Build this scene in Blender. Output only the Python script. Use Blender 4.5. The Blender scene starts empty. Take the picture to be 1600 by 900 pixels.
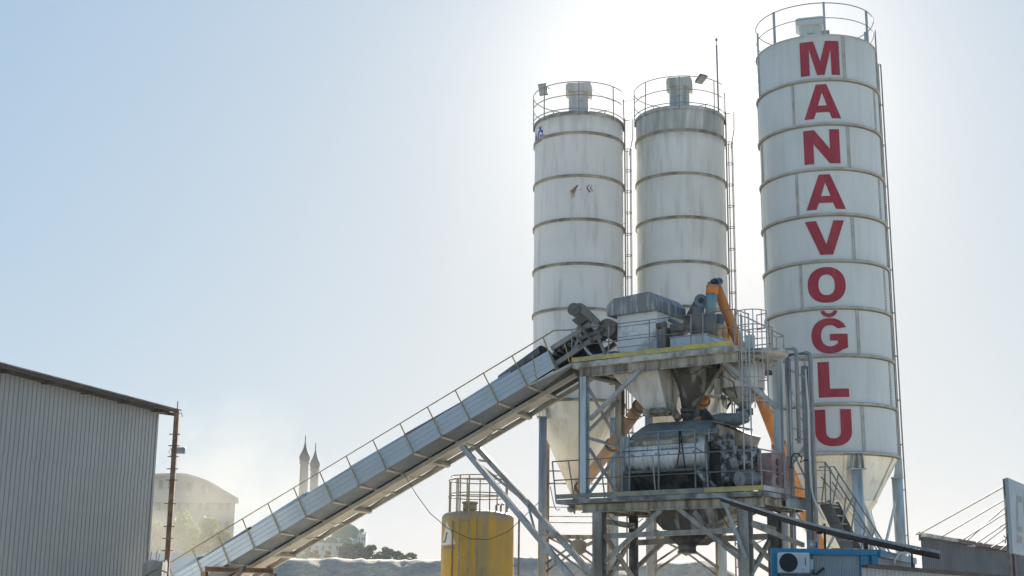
import bpy, bmesh, math, random
from mathutils import Vector, Matrix
import numpy as np
random.seed(7)
V = Vector
R = math.radians
scene = bpy.context.scene
COL = scene.collection

# ------------------------------------------------------------------ camera
FPX, PITCH, ROLL, CAMZ = 2222.0, R(12.9), R(0.71), 1.6
cp_, sp_ = math.cos(PITCH), math.sin(PITCH)
FW = V((0, cp_, sp_)); U0 = V((0, -sp_, cp_)); R0 = V((1, 0, 0))
RT = R0*math.cos(ROLL) + U0*math.sin(ROLL)
UP = U0*math.cos(ROLL) - R0*math.sin(ROLL)
CP = V((0, 0, CAMZ))
cd = bpy.data.cameras.new('camera'); cam = bpy.data.objects.new('camera', cd); COL.objects.link(cam)
cd.sensor_width = 36.0; cd.lens = 36.0*FPX/1600.0; cd.clip_start = 0.1; cd.clip_end = 6000
cam.matrix_world = Matrix(((RT.x, UP.x, -FW.x, CP.x), (RT.y, UP.y, -FW.y, CP.y), (RT.z, UP.z, -FW.z, CP.z), (0, 0, 0, 1)))
scene.camera = cam

def ray(px, py):
    return FW*FPX + RT*(px-800.0) + UP*(450.0-py)
def at(px, py, Y):
    d = ray(px, py); return CP + d*(Y/d.y)
def onz(px, py, z):
    d = ray(px, py); return CP + d*((z-CP.z)/d.z)
def hd(px, py, D):                      # point at horizontal distance D
    d = ray(px, py); return CP + d*(D/math.hypot(d.x, d.y))
def az(px, py):
    d = ray(px, py); return math.atan2(d.x, d.y)

# ------------------------------------------------------------------ sky, sun, exposure
sd = ray(1085, 140).normalized()
SUN_EL = math.asin(sd.z); SUN_AZ = math.atan2(sd.x, sd.y)
w = bpy.data.worlds.new('World'); scene.world = w; w.use_nodes = True
nt = w.node_tree; nt.nodes.clear()
sky = nt.nodes.new('ShaderNodeTexSky'); sky.sky_type = 'NISHITA'; sky.sun_disc = False
sky.sun_elevation = SUN_EL; sky.sun_rotation = SUN_AZ
sky.air_density = 1.0; sky.dust_density = 1.2; sky.ozone_density = 5.0; sky.altitude = 50
bg = nt.nodes.new('ShaderNodeBackground'); bg.inputs['Strength'].default_value = 0.1
wo = nt.nodes.new('ShaderNodeOutputWorld')
EXPO = 1.75      # the photograph is exposed for the shaded plant; the sky's radiance is rolled off the way hazy air flattens it
def vm(op, a, b_=None):
    n_ = nt.nodes.new('ShaderNodeVectorMath'); n_.operation = op
    for i, x in enumerate((a, b_)):
        if x is None: continue
        if isinstance(x, tuple): n_.inputs[i].default_value = x
        else: nt.links.new(x, n_.inputs[i])
    return n_.outputs[0]
K = 10.0/2**EXPO
pw = vm('POWER', sky.outputs[0], (0.38, 0.26, 0.12))
tcw = nt.nodes.new('ShaderNodeTexCoord'); nrm = nt.nodes.new('ShaderNodeVectorMath'); nrm.operation = 'NORMALIZE'; nt.links.new(tcw.outputs['Generated'], nrm.inputs[0])
dot = nt.nodes.new('ShaderNodeVectorMath'); dot.operation = 'DOT_PRODUCT'; nt.links.new(nrm.outputs[0], dot.inputs[0]); dot.inputs[1].default_value = tuple(sd)
mx0 = nt.nodes.new('ShaderNodeMath'); mx0.operation = 'MAXIMUM'; nt.links.new(dot.outputs['Value'], mx0.inputs[0]); mx0.inputs[1].default_value = 0.0
au = nt.nodes.new('ShaderNodeMath'); au.operation = 'POWER'; nt.links.new(mx0.outputs[0], au.inputs[0]); au.inputs[1].default_value = 150.0     # bright aureole round the sun in hazy air
cmb = nt.nodes.new('ShaderNodeCombineXYZ'); [nt.links.new(au.outputs[0], cmb.inputs[i]) for i in range(3)]
sy = vm('ADD', vm('MULTIPLY', pw, (0.264*K, 0.385*K, 0.588*K)), vm('MULTIPLY', cmb.outputs[0], (0.50*K, 0.46*K, 0.40*K)))
nt.links.new(sy, bg.inputs[0]); nt.links.new(bg.outputs[0], wo.inputs[0])
sl = bpy.data.lights.new('sun', 'SUN'); sl.energy = 5.0; sl.angle = R(0.5); sl.color = (1.0, 0.93, 0.82)
so = bpy.data.objects.new('sun', sl); COL.objects.link(so)
so.rotation_euler = sd.to_track_quat('Z', 'Y').to_euler()
scene.view_settings.view_transform = 'Standard'; scene.view_settings.look = 'None'
scene.view_settings.exposure = EXPO; scene.view_settings.gamma = 1.0
scene.cycles.use_denoising = True
scene.cycles.max_bounces = 6; scene.cycles.diffuse_bounces = 4; scene.cycles.volume_bounces = 1
scene.cycles.sample_clamp_indirect = 6.0

# ------------------------------------------------------------------ materials
def mat(name, col, rough=0.65, metal=0.0, var=0.18, vs=0.8, dirt=None, damt=0.5, dth=0.5, streak=True, ds=1.0, bump=0.0, bs=30.0,
        spec=0.4, top=None, dirt2=None):
    m = bpy.data.materials.new(name); m.use_nodes = True
    n = m.node_tree; L = n.links; b = n.nodes['Principled BSDF']
    b.inputs['Roughness'].default_value = rough; b.inputs['Metallic'].default_value = metal
    b.inputs['Specular IOR Level'].default_value = spec
    tc = n.nodes.new('ShaderNodeTexCoord')
    def noise(scale, det, vec):
        t = n.nodes.new('ShaderNodeTexNoise'); t.inputs['Scale'].default_value = scale; t.inputs['Detail'].default_value = det
        t.inputs['Roughness'].default_value = 0.62
        L.new(vec, t.inputs['Vector']); return t.outputs['Fac']
    def mapping(s):
        mp = n.nodes.new('ShaderNodeMapping'); mp.inputs['Scale'].default_value = s; L.new(tc.outputs['Object'], mp.inputs['Vector']); return mp.outputs[0]
    def mrange(x, a, b_, c, d):
        r = n.nodes.new('ShaderNodeMapRange'); r.inputs[1].default_value = a; r.inputs[2].default_value = b_
        r.inputs[3].default_value = c; r.inputs[4].default_value = d; L.new(x, r.inputs[0]); return r.outputs[0]
    def mix(f, a, b_):
        x = n.nodes.new('ShaderNodeMix'); x.data_type = 'RGBA'
        if isinstance(f, float): x.inputs[0].default_value = f
        else: L.new(f, x.inputs[0])
        for i, c in ((6, a), (7, b_)):
            if isinstance(c, tuple): x.inputs[i].default_value = (*c, 1)
            else: L.new(c, x.inputs[i])
        return x.outputs[2]
    def mul(a, b_):
        x = n.nodes.new('ShaderNodeMath'); x.operation = 'MULTIPLY'; L.new(a, x.inputs[0])
        if isinstance(b_, float): x.inputs[1].default_value = b_
        else: L.new(b_, x.inputs[1])
        return x.outputs[0]
    dk = tuple(c*(1-var) for c in col); lt = tuple(min(1, c*(1+var*0.7)) for c in col)
    o = mapping((1, 1, 1))
    c = mix(mrange(noise(vs, 5, o), 0.3, 0.7, 0, 1), dk, lt)
    if dirt:
        vec = mapping((ds*3.2, ds*3.2, ds*0.35)) if streak else mapping((ds, ds, ds))
        f = mrange(noise(1.0 if streak else 1.6, 7, vec), dth-0.06, dth+0.14, 0, damt)
        c = mix(f, c, dirt)
    if dirt2:     # small crusty speckles: (colour, scale, threshold, amount)
        f = mrange(noise(dirt2[1], 6, o), dirt2[2], dirt2[2]+0.05, 0, dirt2[3])
        c = mix(f, c, dirt2[0])
    if top:      # weather stain near a height: (z0, z1, colour, amount)
        sx = n.nodes.new('ShaderNodeSeparateXYZ'); L.new(tc.outputs['Object'], sx.inputs[0])
        g = mrange(sx.outputs[2], top[0], top[1], 0, 1)
        f = mul(g, mrange(noise(1.0, 6, mapping((4, 4, 0.5))), 0.32, 0.6, 0.15, top[3]))
        c = mix(f, c, top[2])
    L.new(c, b.inputs['Base Color'])
    rr = mrange(noise(vs*2.3, 4, o), 0.3, 0.7, max(0.05, rough-0.12), min(1, rough+0.12)); L.new(rr, b.inputs['Roughness'])
    if bump:
        bp = n.nodes.new('ShaderNodeBump'); bp.inputs['Strength'].default_value = bump; bp.inputs['Distance'].default_value = 0.05
        L.new(noise(bs, 5, o), bp.inputs['Height']); L.new(bp.outputs[0], b.inputs['Normal'])
    return m
RUST = (0.16, 0.075, 0.035); GRIME = (0.13, 0.12, 0.10); CEM = (0.27, 0.265, 0.25)
M = {}
M['silo_a'] = mat('silo_paint_left', (0.66, 0.65, 0.615), 0.5, var=0.07, vs=0.5, dirt=(0.34, 0.33, 0.30), damt=0.5, dth=0.56, top=(18.9, 19.4, (0.3, 0.29, 0.26), 0.5), dirt2=((0.3,0.2,0.12), 5.0, 0.74, 0.5))
M['silo_b'] = mat('silo_paint_mid', (0.63, 0.63, 0.595), 0.5, var=0.08, vs=0.5, dirt=(0.33, 0.33, 0.30), damt=0.5, dth=0.54, top=(18.55, 18.95, (0.27, 0.285, 0.26), 0.9))
M['silo_c'] = mat('silo_paint_big', (0.52, 0.56, 0.56), 0.45, var=0.06, vs=0.4, dirt=(0.36, 0.38, 0.36), damt=0.35, dth=0.55, top=(21.0, 22.1, (0.36, 0.40, 0.37), 0.45))
M['silo_c_roof'] = mat('silo_roof', (0.45, 0.47, 0.46), 0.6, dirt=GRIME, damt=0.4)
M['cream'] = mat('cream_paint', (0.78, 0.755, 0.66), 0.55, var=0.08, dirt=(0.35, 0.30, 0.22), damt=0.45, dth=0.55)
M['cream_dirty'] = mat('cream_steel', (0.42, 0.385, 0.30), 0.6, var=0.2, vs=1.6, dirt=(0.10, 0.08, 0.06), damt=0.95, dth=0.475, dirt2=(RUST, 7.0, 0.64, 0.7))
M['ring'] = mat('silo_band', (0.42, 0.395, 0.32), 0.7, var=0.25, vs=2.0, dirt=(0.13, 0.12, 0.10), damt=0.8, dth=0.48, streak=False)
M['seam'] = mat('silo_seam', (0.40, 0.425, 0.41), 0.6, var=0.15, dirt=(0.2, 0.17, 0.13), damt=0.6, streak=False, ds=2)
M['bolt'] = mat('bolt_steel', (0.22, 0.18, 0.14), 0.6, metal=0.4)
M['galv'] = mat('galvanised_steel', (0.36, 0.39, 0.41), 0.48, metal=0.35, var=0.15, vs=2.0, dirt=(0.17, 0.15, 0.13), damt=0.6, dth=0.52)
M['rail'] = mat('rail_steel', (0.27, 0.27, 0.26), 0.6, metal=0.2, var=0.2, vs=2.0, dirt=RUST, damt=0.5, dth=0.55, streak=False, ds=2)
M['rail_y'] = mat('yellow_rail', (0.34, 0.27, 0.12), 0.65, var=0.2, vs=2.0, dirt=(0.2, 0.15, 0.09), damt=0.6, streak=False, ds=2)
M['lsteel'] = mat('light_blue_steel', (0.42, 0.50, 0.54), 0.5, var=0.12, vs=1.5, dirt=(0.17, 0.15, 0.12), damt=0.75, dth=0.53, dirt2=(RUST, 8.0, 0.68, 0.6))
M['dsteel'] = mat('dark_steel', (0.10, 0.105, 0.10), 0.65, metal=0.2, var=0.3, vs=2.0, dirt=CEM, damt=0.35, dth=0.55, streak=False, ds=2)
M['leg'] = mat('grey_steel_leg', (0.30, 0.295, 0.265), 0.6, metal=0.1, var=0.2, vs=1.3, dirt=(0.08, 0.07, 0.06), damt=0.8, dth=0.52)
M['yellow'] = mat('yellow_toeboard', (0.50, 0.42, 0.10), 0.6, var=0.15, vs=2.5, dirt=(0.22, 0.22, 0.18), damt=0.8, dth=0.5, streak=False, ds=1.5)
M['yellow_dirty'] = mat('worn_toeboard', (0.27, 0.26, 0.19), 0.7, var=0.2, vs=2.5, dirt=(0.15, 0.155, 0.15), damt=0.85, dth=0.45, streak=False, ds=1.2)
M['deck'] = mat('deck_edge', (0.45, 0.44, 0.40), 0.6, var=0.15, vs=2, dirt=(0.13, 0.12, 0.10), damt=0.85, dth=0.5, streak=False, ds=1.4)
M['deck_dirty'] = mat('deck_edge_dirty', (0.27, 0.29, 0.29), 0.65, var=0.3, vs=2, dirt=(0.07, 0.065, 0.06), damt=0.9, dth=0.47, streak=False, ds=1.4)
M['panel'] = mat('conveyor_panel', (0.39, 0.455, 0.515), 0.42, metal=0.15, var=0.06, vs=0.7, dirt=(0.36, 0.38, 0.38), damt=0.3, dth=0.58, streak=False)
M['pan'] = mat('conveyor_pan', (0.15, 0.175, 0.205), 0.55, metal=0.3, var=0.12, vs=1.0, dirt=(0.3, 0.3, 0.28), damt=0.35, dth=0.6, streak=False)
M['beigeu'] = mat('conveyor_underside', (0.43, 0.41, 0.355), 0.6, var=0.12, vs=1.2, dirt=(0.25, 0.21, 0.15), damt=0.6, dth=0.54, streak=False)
M['belt'] = mat('rubber_belt', (0.025, 0.025, 0.025), 0.8, var=0.3, dirt=(0.10, 0.10, 0.09), damt=0.5, streak=False)
M['orange'] = mat('orange_paint', (0.60, 0.215, 0.045), 0.5, var=0.10, vs=1.5, dirt=(0.30, 0.14, 0.06), damt=0.55, dth=0.52, dirt2=((0.2,0.15,0.1), 8.0, 0.66, 0.6))
M['orange_faded'] = mat('faded_orange_paint', (0.46, 0.27, 0.14), 0.6, var=0.12, vs=1.5, dirt=(0.28, 0.22, 0.15), damt=0.8, dth=0.47)
M['teal'] = mat('teal_sleeve', (0.15, 0.26, 0.27), 0.7, var=0.15, vs=2.0, dirt=(0.16, 0.17, 0.16), damt=0.7, dth=0.5)
M['pipe_grey'] = mat('grey_pipe', (0.17, 0.155, 0.135), 0.65, var=0.2, vs=2.0, dirt=(0.07, 0.065, 0.06), damt=0.7, dth=0.5)
M['flange'] = mat('flange_steel', (0.15, 0.185, 0.21), 0.5, metal=0.5, var=0.2, vs=4)
M['hood'] = mat('hood_steel', (0.17, 0.185, 0.195), 0.6, metal=0.1, var=0.12, vs=1.4, dirt=(0.55, 0.55, 0.52), damt=0.85, dth=0.555, ds=2.4)
M['hbody'] = mat('weigh_bin_paint', (0.64, 0.665, 0.68), 0.45, var=0.08, vs=1.2, dirt=(0.10, 0.10, 0.095), damt=0.8, dth=0.53, streak=False, ds=0.8)
M['mixpaint'] = mat('mixer_paint', (0.42, 0.50, 0.55), 0.5, var=0.1, vs=1.5, dirt=(0.16, 0.16, 0.145), damt=0.75, dth=0.55, dirt2=((0.55,0.58,0.58), 9.0, 0.66, 0.7))
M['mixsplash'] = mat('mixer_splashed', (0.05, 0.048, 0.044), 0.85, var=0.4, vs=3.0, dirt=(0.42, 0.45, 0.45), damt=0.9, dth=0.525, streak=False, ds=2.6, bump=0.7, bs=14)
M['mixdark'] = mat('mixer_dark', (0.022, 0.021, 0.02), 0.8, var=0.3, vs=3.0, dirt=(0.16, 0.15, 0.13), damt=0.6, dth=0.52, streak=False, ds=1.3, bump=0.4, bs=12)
M['tarp'] = mat('tarpaulin', (0.15, 0.175, 0.175), 0.75, var=0.25, vs=3.0, dirt=(0.25, 0.26, 0.25), damt=0.6, dth=0.5, streak=False, ds=1.5, bump=0.8, bs=7)
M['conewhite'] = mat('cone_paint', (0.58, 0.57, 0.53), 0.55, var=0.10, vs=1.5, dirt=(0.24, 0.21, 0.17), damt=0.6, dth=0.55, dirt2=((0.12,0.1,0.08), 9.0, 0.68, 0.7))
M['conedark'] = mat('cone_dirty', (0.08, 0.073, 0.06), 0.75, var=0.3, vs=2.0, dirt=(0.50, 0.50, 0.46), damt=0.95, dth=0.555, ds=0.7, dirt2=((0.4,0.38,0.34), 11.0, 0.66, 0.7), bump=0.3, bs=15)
M['pink'] = mat('red_guard', (0.22, 0.13, 0.125), 0.7, var=0.2, vs=3.0, dirt=(0.32, 0.29, 0.27), damt=0.7, dth=0.5, streak=False, ds=1.6)
M['red'] = mat('red_lettering', (0.27, 0.012, 0.03), 0.5, var=0.12, vs=0.8, dirt=(0.36, 0.06, 0.07), damt=0.5, dth=0.54, dirt2=((0.5, 0.4, 0.4), 14.0, 0.73, 0.8))
M['bluetext'] = mat('blue_lettering', (0.04, 0.07, 0.25), 0.5)
M['tank'] = mat('tank_yellow', (0.60, 0.36, 0.045), 0.5, var=0.10, vs=1.0, dirt=(0.34, 0.27, 0.13), damt=0.85, dth=0.5, ds=0.7, top=(4.55, 4.85, (0.30, 0.29, 0.25), 0.95), dirt2=((0.12,0.07,0.03), 9.0, 0.71, 0.7))
M['tanksteel'] = mat('tank_fittings', (0.33, 0.29, 0.21), 0.6, var=0.2, vs=3, dirt=RUST, damt=0.5, streak=False, ds=2)
M['white'] = mat('white_paint', (0.70, 0.70, 0.68), 0.5, var=0.06)
M['corr'] = mat('corrugated_wall', (0.33, 0.35, 0.355), 0.5, metal=0.25, var=0.05, vs=0.35, dirt=(0.26, 0.28, 0.28), damt=0.45, dth=0.55, ds=0.5)
M['roofsheet'] = mat('roof_sheet', (0.24, 0.22, 0.21), 0.6, var=0.2, vs=1.5, dirt=(0.10, 0.07, 0.055), damt=0.7)
M['roofdark'] = mat('roof_purlin', (0.06, 0.048, 0.042), 0.7, var=0.3)
M['rust'] = mat('rusty_steel', (0.17, 0.085, 0.045), 0.8, var=0.35, vs=2.5, dirt=(0.32, 0.25, 0.18), damt=0.6, dth=0.5, streak=False, ds=2, bump=0.3)
M['concrete'] = mat('concrete', (0.40, 0.38, 0.34), 0.85, var=0.15, vs=1.5, dirt=(0.16, 0.15, 0.135), damt=0.7, dth=0.5, bump=0.4)
M['stonefar'] = mat('far_building_wall', (0.40, 0.37, 0.32), 0.8, var=0.06, vs=0.2)
M['winfar'] = mat('far_window', (0.13, 0.13, 0.13), 0.3)
M['minaret'] = mat('minaret_stone', (0.19, 0.165, 0.15), 0.75, var=0.08, vs=0.2)
M['lead'] = mat('minaret_cap', (0.085, 0.075, 0.078), 0.6, var=0.08, vs=0.3)
M['green'] = mat('mosque_dome', (0.008, 0.13, 0.07), 0.9, spec=0.1, var=0.1, vs=0.2)
M['mosquewall'] = mat('mosque_wall', (0.55, 0.54, 0.52), 0.7, var=0.06, vs=0.2)
M['gravel'] = mat('gravel', (0.58, 0.44, 0.31), 0.9, var=0.3, vs=3.0, dirt=(0.24, 0.22, 0.21), damt=0.7, dth=0.5, streak=False, ds=0.25, bump=1.0, bs=6)
M['ground'] = mat('yard_ground', (0.54, 0.485, 0.39), 0.9, var=0.15, vs=0.1, dirt=(0.3, 0.28, 0.25), damt=0.5, dth=0.5, streak=False, ds=0.02)
M['hillg'] = mat('dry_hill', (0.20, 0.18, 0.13), 0.9, var=0.2, vs=0.05, dirt=(0.16, 0.17, 0.09), damt=0.6, dth=0.5, streak=False, ds=0.05)
M['leaf'] = mat('leaf_green', (0.035, 0.09, 0.012), 0.6, var=0.45, vs=0.7)
M['leafy'] = mat('leaf_olive', (0.12, 0.18, 0.025), 0.6, var=0.4, vs=0.6)
M['leafd'] = mat('leaf_dry', (0.24, 0.22, 0.11), 0.7, var=0.35, vs=0.6)
M['bark'] = mat('bark', (0.12, 0.09, 0.065), 0.9, var=0.3, vs=2)
M['cyan'] = mat('container_blue', (0.015, 0.19, 0.33), 0.45, var=0.1, vs=1.0, dirt=(0.10, 0.2, 0.25), damt=0.4, dth=0.55)
M['contwall'] = mat('container_wall', (0.36, 0.39, 0.40), 0.5, var=0.05, dirt=(0.25, 0.25, 0.24), damt=0.4)
M['acwhite'] = mat('ac_plastic', (0.55, 0.56, 0.57), 0.5, var=0.04)
M['black'] = mat('black_plastic', (0.02, 0.022, 0.025), 0.5, var=0.2)
M['greybld'] = mat('grey_cladding', (0.05, 0.068, 0.088), 0.55, metal=0.1, var=0.06, vs=0.3)
M['brown'] = mat('brown_trim', (0.10, 0.055, 0.05), 0.6, var=0.2)
M['sign'] = mat('sign_face', (0.20, 0.265, 0.325), 0.5, var=0.04)
M['signgrey'] = mat('sign_mark_grey', (0.10, 0.15, 0.16), 0.5)
M['signred'] = mat('sign_mark_red', (0.45, 0.03, 0.06), 0.5)
M['awn'] = mat('awning_sheet', (0.17, 0.18, 0.19), 0.55, metal=0.3, var=0.1, vs=1, dirt=RUST, damt=0.4, streak=False, ds=1)
M['hose'] = mat('pale_hose', (0.50, 0.51, 0.50), 0.5)
M['bluegrey'] = mat('painted_pipe', (0.24, 0.265, 0.28), 0.5, metal=0.2, var=0.15, vs=2, dirt=(0.1,0.09,0.08), damt=0.5)
M['rustrun'] = mat('rust_run', (0.40, 0.25, 0.11), 0.8, var=0.3, vs=6, dirt=(0.5, 0.47, 0.4), damt=0.9, dth=0.5, ds=3)
M['lens'] = mat('lamp_glass', (0.35, 0.36, 0.36), 0.25)

for k in ('leaf', 'leafy', 'leafd'):       # thin leaves let some sunlight through
    n = M[k].node_tree; b = n.nodes['Principled BSDF']; tr = n.nodes.new('ShaderNodeBsdfTranslucent'); mx_ = n.nodes.new('ShaderNodeMixShader'); mx_.inputs[0].default_value = 0.35
    src = b.inputs['Base Color'].links[0].from_socket; n.links.new(src, tr.inputs[0]); n.links.new(b.outputs[0], mx_.inputs[1]); n.links.new(tr.outputs[0], mx_.inputs[2])
    n.links.new(mx_.outputs[0], n.nodes['Material Output'].inputs[0])

# ------------------------------------------------------------------ object helpers
def tag(o, label=None, cat=None, group=None, kind=None):
    if label: o['label'] = label
    if cat: o['category'] = cat
    if group: o['group'] = group
    if kind: o['kind'] = kind
    return o
def thing(name, label, cat, loc, group=None):
    o = bpy.data.objects.new(name, None); COL.objects.link(o); o.location = loc; o.empty_display_size = 0.3
    return tag(o, label, cat, group)
def origin(o):
    p = V((0, 0, 0))
    while o: p = p + o.location; o = o.parent
    return p
def basis(d):
    d = d.normalized(); a = V((0, 0, 1)) if abs(d.z) < 0.95 else V((0, 1, 0))
    x = d.cross(a).normalized(); y = x.cross(d).normalized(); return x, y
class MB:
    def __init__(s): s.v = []; s.f = []; s.sm = []
    def add(s, vs, fs, smooth=False):
        n = len(s.v); s.v += [V(p) for p in vs]
        for f in fs: s.f.append([i+n for i in f]); s.sm.append(smooth)
        return s
    def hexa(s, b, t):      # bottom 4, top 4
        return s.add(list(b)+list(t), [(3, 2, 1, 0), (4, 5, 6, 7), (0, 1, 5, 4), (1, 2, 6, 5), (2, 3, 7, 6), (3, 0, 4, 7)])
    def box(s, c, sx, sy, sz, ang=0.0):
        c = V(c); X = V((math.cos(ang), math.sin(ang), 0))*sx/2; Y = V((-math.sin(ang), math.cos(ang), 0))*sy/2; Z = V((0, 0, sz/2))
        q = [-X-Y, X-Y, X+Y, -X+Y]; return s.hexa([c+a-Z for a in q], [c+a+Z for a in q])
    def slab(s, pts, off):  # polygon extruded by vector
        n = len(pts); off = V(off); fs = [tuple(range(n))[::-1], tuple(range(n, 2*n))]+[(i, (i+1) % n, (i+1) % n+n, i+n) for i in range(n)]
        return s.add([V(p) for p in pts]+[V(p)+off for p in pts], fs)
    def beam(s, p, q, w, h=None, up=V((0, 0, 1))):
        p = V(p); q = V(q); h = h or w; d = (q-p).normalized(); x = d.cross(up)
        if x.length < 1e-3: x = V((1, 0, 0))
        x = x.normalized(); y = x.cross(d).normalized(); x = x*w/2; y = y*h/2
        a = [-x-y, x-y, x+y, -x+y]; return s.hexa([p+i for i in a], [q+i for i in a])
    def ibeam(s, p, q, w, h, up=V((0, 0, 1)), t=0.03):
        p = V(p); q = V(q); d = (q-p).normalized(); x = d.cross(up)
        if x.length < 1e-3: x = V((1, 0, 0))
        x = x.normalized(); y = x.cross(d).normalized()
        s.beam(p+y*(h/2-t/2), q+y*(h/2-t/2), w, t, up); s.beam(p-y*(h/2-t/2), q-y*(h/2-t/2), w, t, up)
        return s.beam(p, q, t, h-2*t-0.002, up)
    def tube(s, p, q, r, n=10, r2=None, cap=True):
        p = V(p); q = V(q); r2 = r if r2 is None else r2; x, y = basis(q-p)
        a = [(x*math.cos(2*math.pi*i/n)+y*math.sin(2*math.pi*i/n)) for i in range(n)]
        k = len(s.v); s.v += [p+i*r for i in a]+[q+i*r2 for i in a]
        for i in range(n): j = (i+1) % n; s.f.append([k+i, k+j, k+j+n, k+i+n]); s.sm.append(n > 6)
        if cap: s.f.append([k+i for i in range(n)][::-1]); s.sm.append(False); s.f.append([k+n+i for i in range(n)]); s.sm.append(False)
        return s
    def path(s, pts, r, n=8, closed=False):
        pts = [V(p) for p in pts]; m = len(pts); k = len(s.v); px = None
        for i in range(m):
            a = pts[(i-1) % m] if (closed or i > 0) else pts[i]; b = pts[(i+1) % m] if (closed or i < m-1) else pts[i]
            d = (b-a).normalized()
            if px is None: x, y = basis(d)
            else: x = (px-d*px.dot(d)).normalized(); y = d.cross(x)
            px = x
            s.v += [pts[i]+(x*math.cos(2*math.pi*j/n)+y*math.sin(2*math.pi*j/n))*r for j in range(n)]
        for i in range(m if closed else m-1):
            for j in range(n):
                i2 = (i+1) % m; s.f.append([k+i*n+j, k+i*n+(j+1) % n, k+i2*n+(j+1) % n, k+i2*n+j]); s.sm.append(True)
        if not closed:
            s.f.append([k+j for j in range(n)][::-1]); s.sm.append(False); s.f.append([k+(m-1)*n+j for j in range(n)]); s.sm.append(False)
        return s
    def lathe(s, c, prof, n=48, smooth=True, a0=0, a1=2*math.pi):
        c = V(c); k = len(s.v); full = abs(a1-a0-2*math.pi) < 1e-6; m = n if full else n+1
        for r, z in prof: s.v += [c+V((r*math.cos(a0+(a1-a0)*i/n), r*math.sin(a0+(a1-a0)*i/n), z)) for i in range(m)]
        for a in range(len(prof)-1):
            for i in range(n):
                j = (i+1) % m; s.f.append([k+a*m+i, k+a*m+j, k+(a+1)*m+j, k+(a+1)*m+i]); s.sm.append(smooth)
        return s
    def loft(s, rings, cap=True):
        k = len(s.v); n = len(rings[0])
        for r in rings: s.v += [V(p) for p in r]
        for a in range(len(rings)-1):
            for i in range(n): j = (i+1) % n; s.f.append([k+a*n+i, k+a*n+j, k+(a+1)*n+j, k+(a+1)*n+i]); s.sm.append(False)
        if cap: s.f.append([k+i for i in range(n)][::-1]); s.sm.append(False); s.f.append([k+(len(rings)-1)*n+i for i in range(n)]); s.sm.append(False)
        return s
    def build(s, name, m, parent=None, label=None, bevel=0):
        me = bpy.data.meshes.new(name); o0 = origin(parent) if parent else V((0, 0, 0))
        me.from_pydata([tuple(p-o0) for p in s.v], [], s.f); me.polygons.foreach_set('use_smooth', s.sm)
        me.materials.append(M[m] if isinstance(m, str) else m); me.update()
        bm = bmesh.new(); bm.from_mesh(me); bmesh.ops.recalc_face_normals(bm, faces=bm.faces); bm.to_mesh(me); bm.free()
        o = bpy.data.objects.new(name, me); COL.objects.link(o)
        if parent: o.parent = parent
        if label: o['label'] = label
        if bevel:
            md = o.modifiers.new('bevel', 'BEVEL'); md.width = bevel; md.segments = 1; md.limit_method = 'ANGLE'
        return o
def arc(c, r, z, a0, a1, n):
    return [V((c.x+r*math.cos(a0+(a1-a0)*i/n), c.y+r*math.sin(a0+(a1-a0)*i/n), z)) for i in range(n+1)]
def corr_sheet(p00, p10, p11, p01, n, depth, normal, pitch_pts=4, shape='trap'):
    """ribbed metal sheet: ribs run from the p00-p10 edge to the p01-p11 edge"""
    mb = MB(); p00, p10, p11, p01 = map(V, (p00, p10, p11, p01)); N = V(normal).normalized()
    m = n*pitch_pts; lo = []; hi = []
    for i in range(m+1):
        t = i/m; ph = i % pitch_pts
        h = depth if (ph in (1, 2) if pitch_pts == 4 else False) else 0.0
        if shape == 'groove': t = (i//pitch_pts+(0, .10, .16, .94)[ph])/n; h = (0.0, 0.0, depth, depth)[ph]
        if shape == 'sine': h = depth*0.5*(1+math.sin(2*math.pi*i/pitch_pts))
        lo.append(p00.lerp(p10, t)+N*h); hi.append(p01.lerp(p11, t)+N*h)
    mb.add(lo+hi, [(i, i+1, m+1+i+1, m+1+i) for i in range(m)]); return mb
def text_mesh(txt, name, m, o, xdir, ydir, h, depth_n, parent=None, bold=0.0):
    """flat lettering laid on a surface; o lower-left, xdir / ydir unit vectors, h cap height"""
    cu = bpy.data.curves.new('lettering', 'FONT'); cu.body = txt; cu.size = h/0.72; cu.offset = bold
    t = bpy.data.objects.new('lettering', cu); COL.objects.link(t)
    dg = bpy.context.evaluated_depsgraph_get(); me = bpy.data.meshes.new_from_object(t.evaluated_get(dg))
    bpy.data.objects.remove(t); o0 = origin(parent) if parent else V((0, 0, 0))
    for v in me.vertices: v.co = V(o)+V(xdir)*v.co.x+V(ydir)*v.co.y+V(depth_n)-o0
    me.materials.clear(); me.materials.append(M[m]); ob = bpy.data.objects.new(name, me); COL.objects.link(ob)
    if parent: ob.parent = parent
    return ob
# ------------------------------------------------------------------ ground and terrain
gm = MB(); gm.add([(-3000, -500, 0), (3000, -500, 0), (3000, 5500, 0), (-3000, 5500, 0)], [(0, 1, 2, 3)])
tag(gm.build('ground', 'ground'), kind='structure')
def heightfield(name, m, xs, ys, fn):
    mb = MB(); nx, ny = len(xs), len(ys)
    mb.v = [V((x, y, fn(x, y))) for y in ys for x in xs]
    for j in range(ny-1):
        for i in range(nx-1): mb.f.append([j*nx+i, j*nx+i+1, (j+1)*nx+i+1, (j+1)*nx+i]); mb.sm.append(True)
    return tag(mb.build(name, m), kind='structure')
def sst(a, b, x):
    t = min(1, max(0, (x-a)/(b-a))); return t*t*(3-2*t)
from mathutils import noise as mnoise
def hill_h(x, y):
    edge = 1-sst(-0.02, 0.07, x/max(y, 1))
    z = 7.5*sst(105, 172, y)+3.4*sst(200, 330, y)
    z *= 1-sst(500, 700, y)
    return z*edge + 0.35*mnoise.noise(V((x*0.05, y*0.05, 0)))*edge*sst(105, 130, y)-0.3
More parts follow.
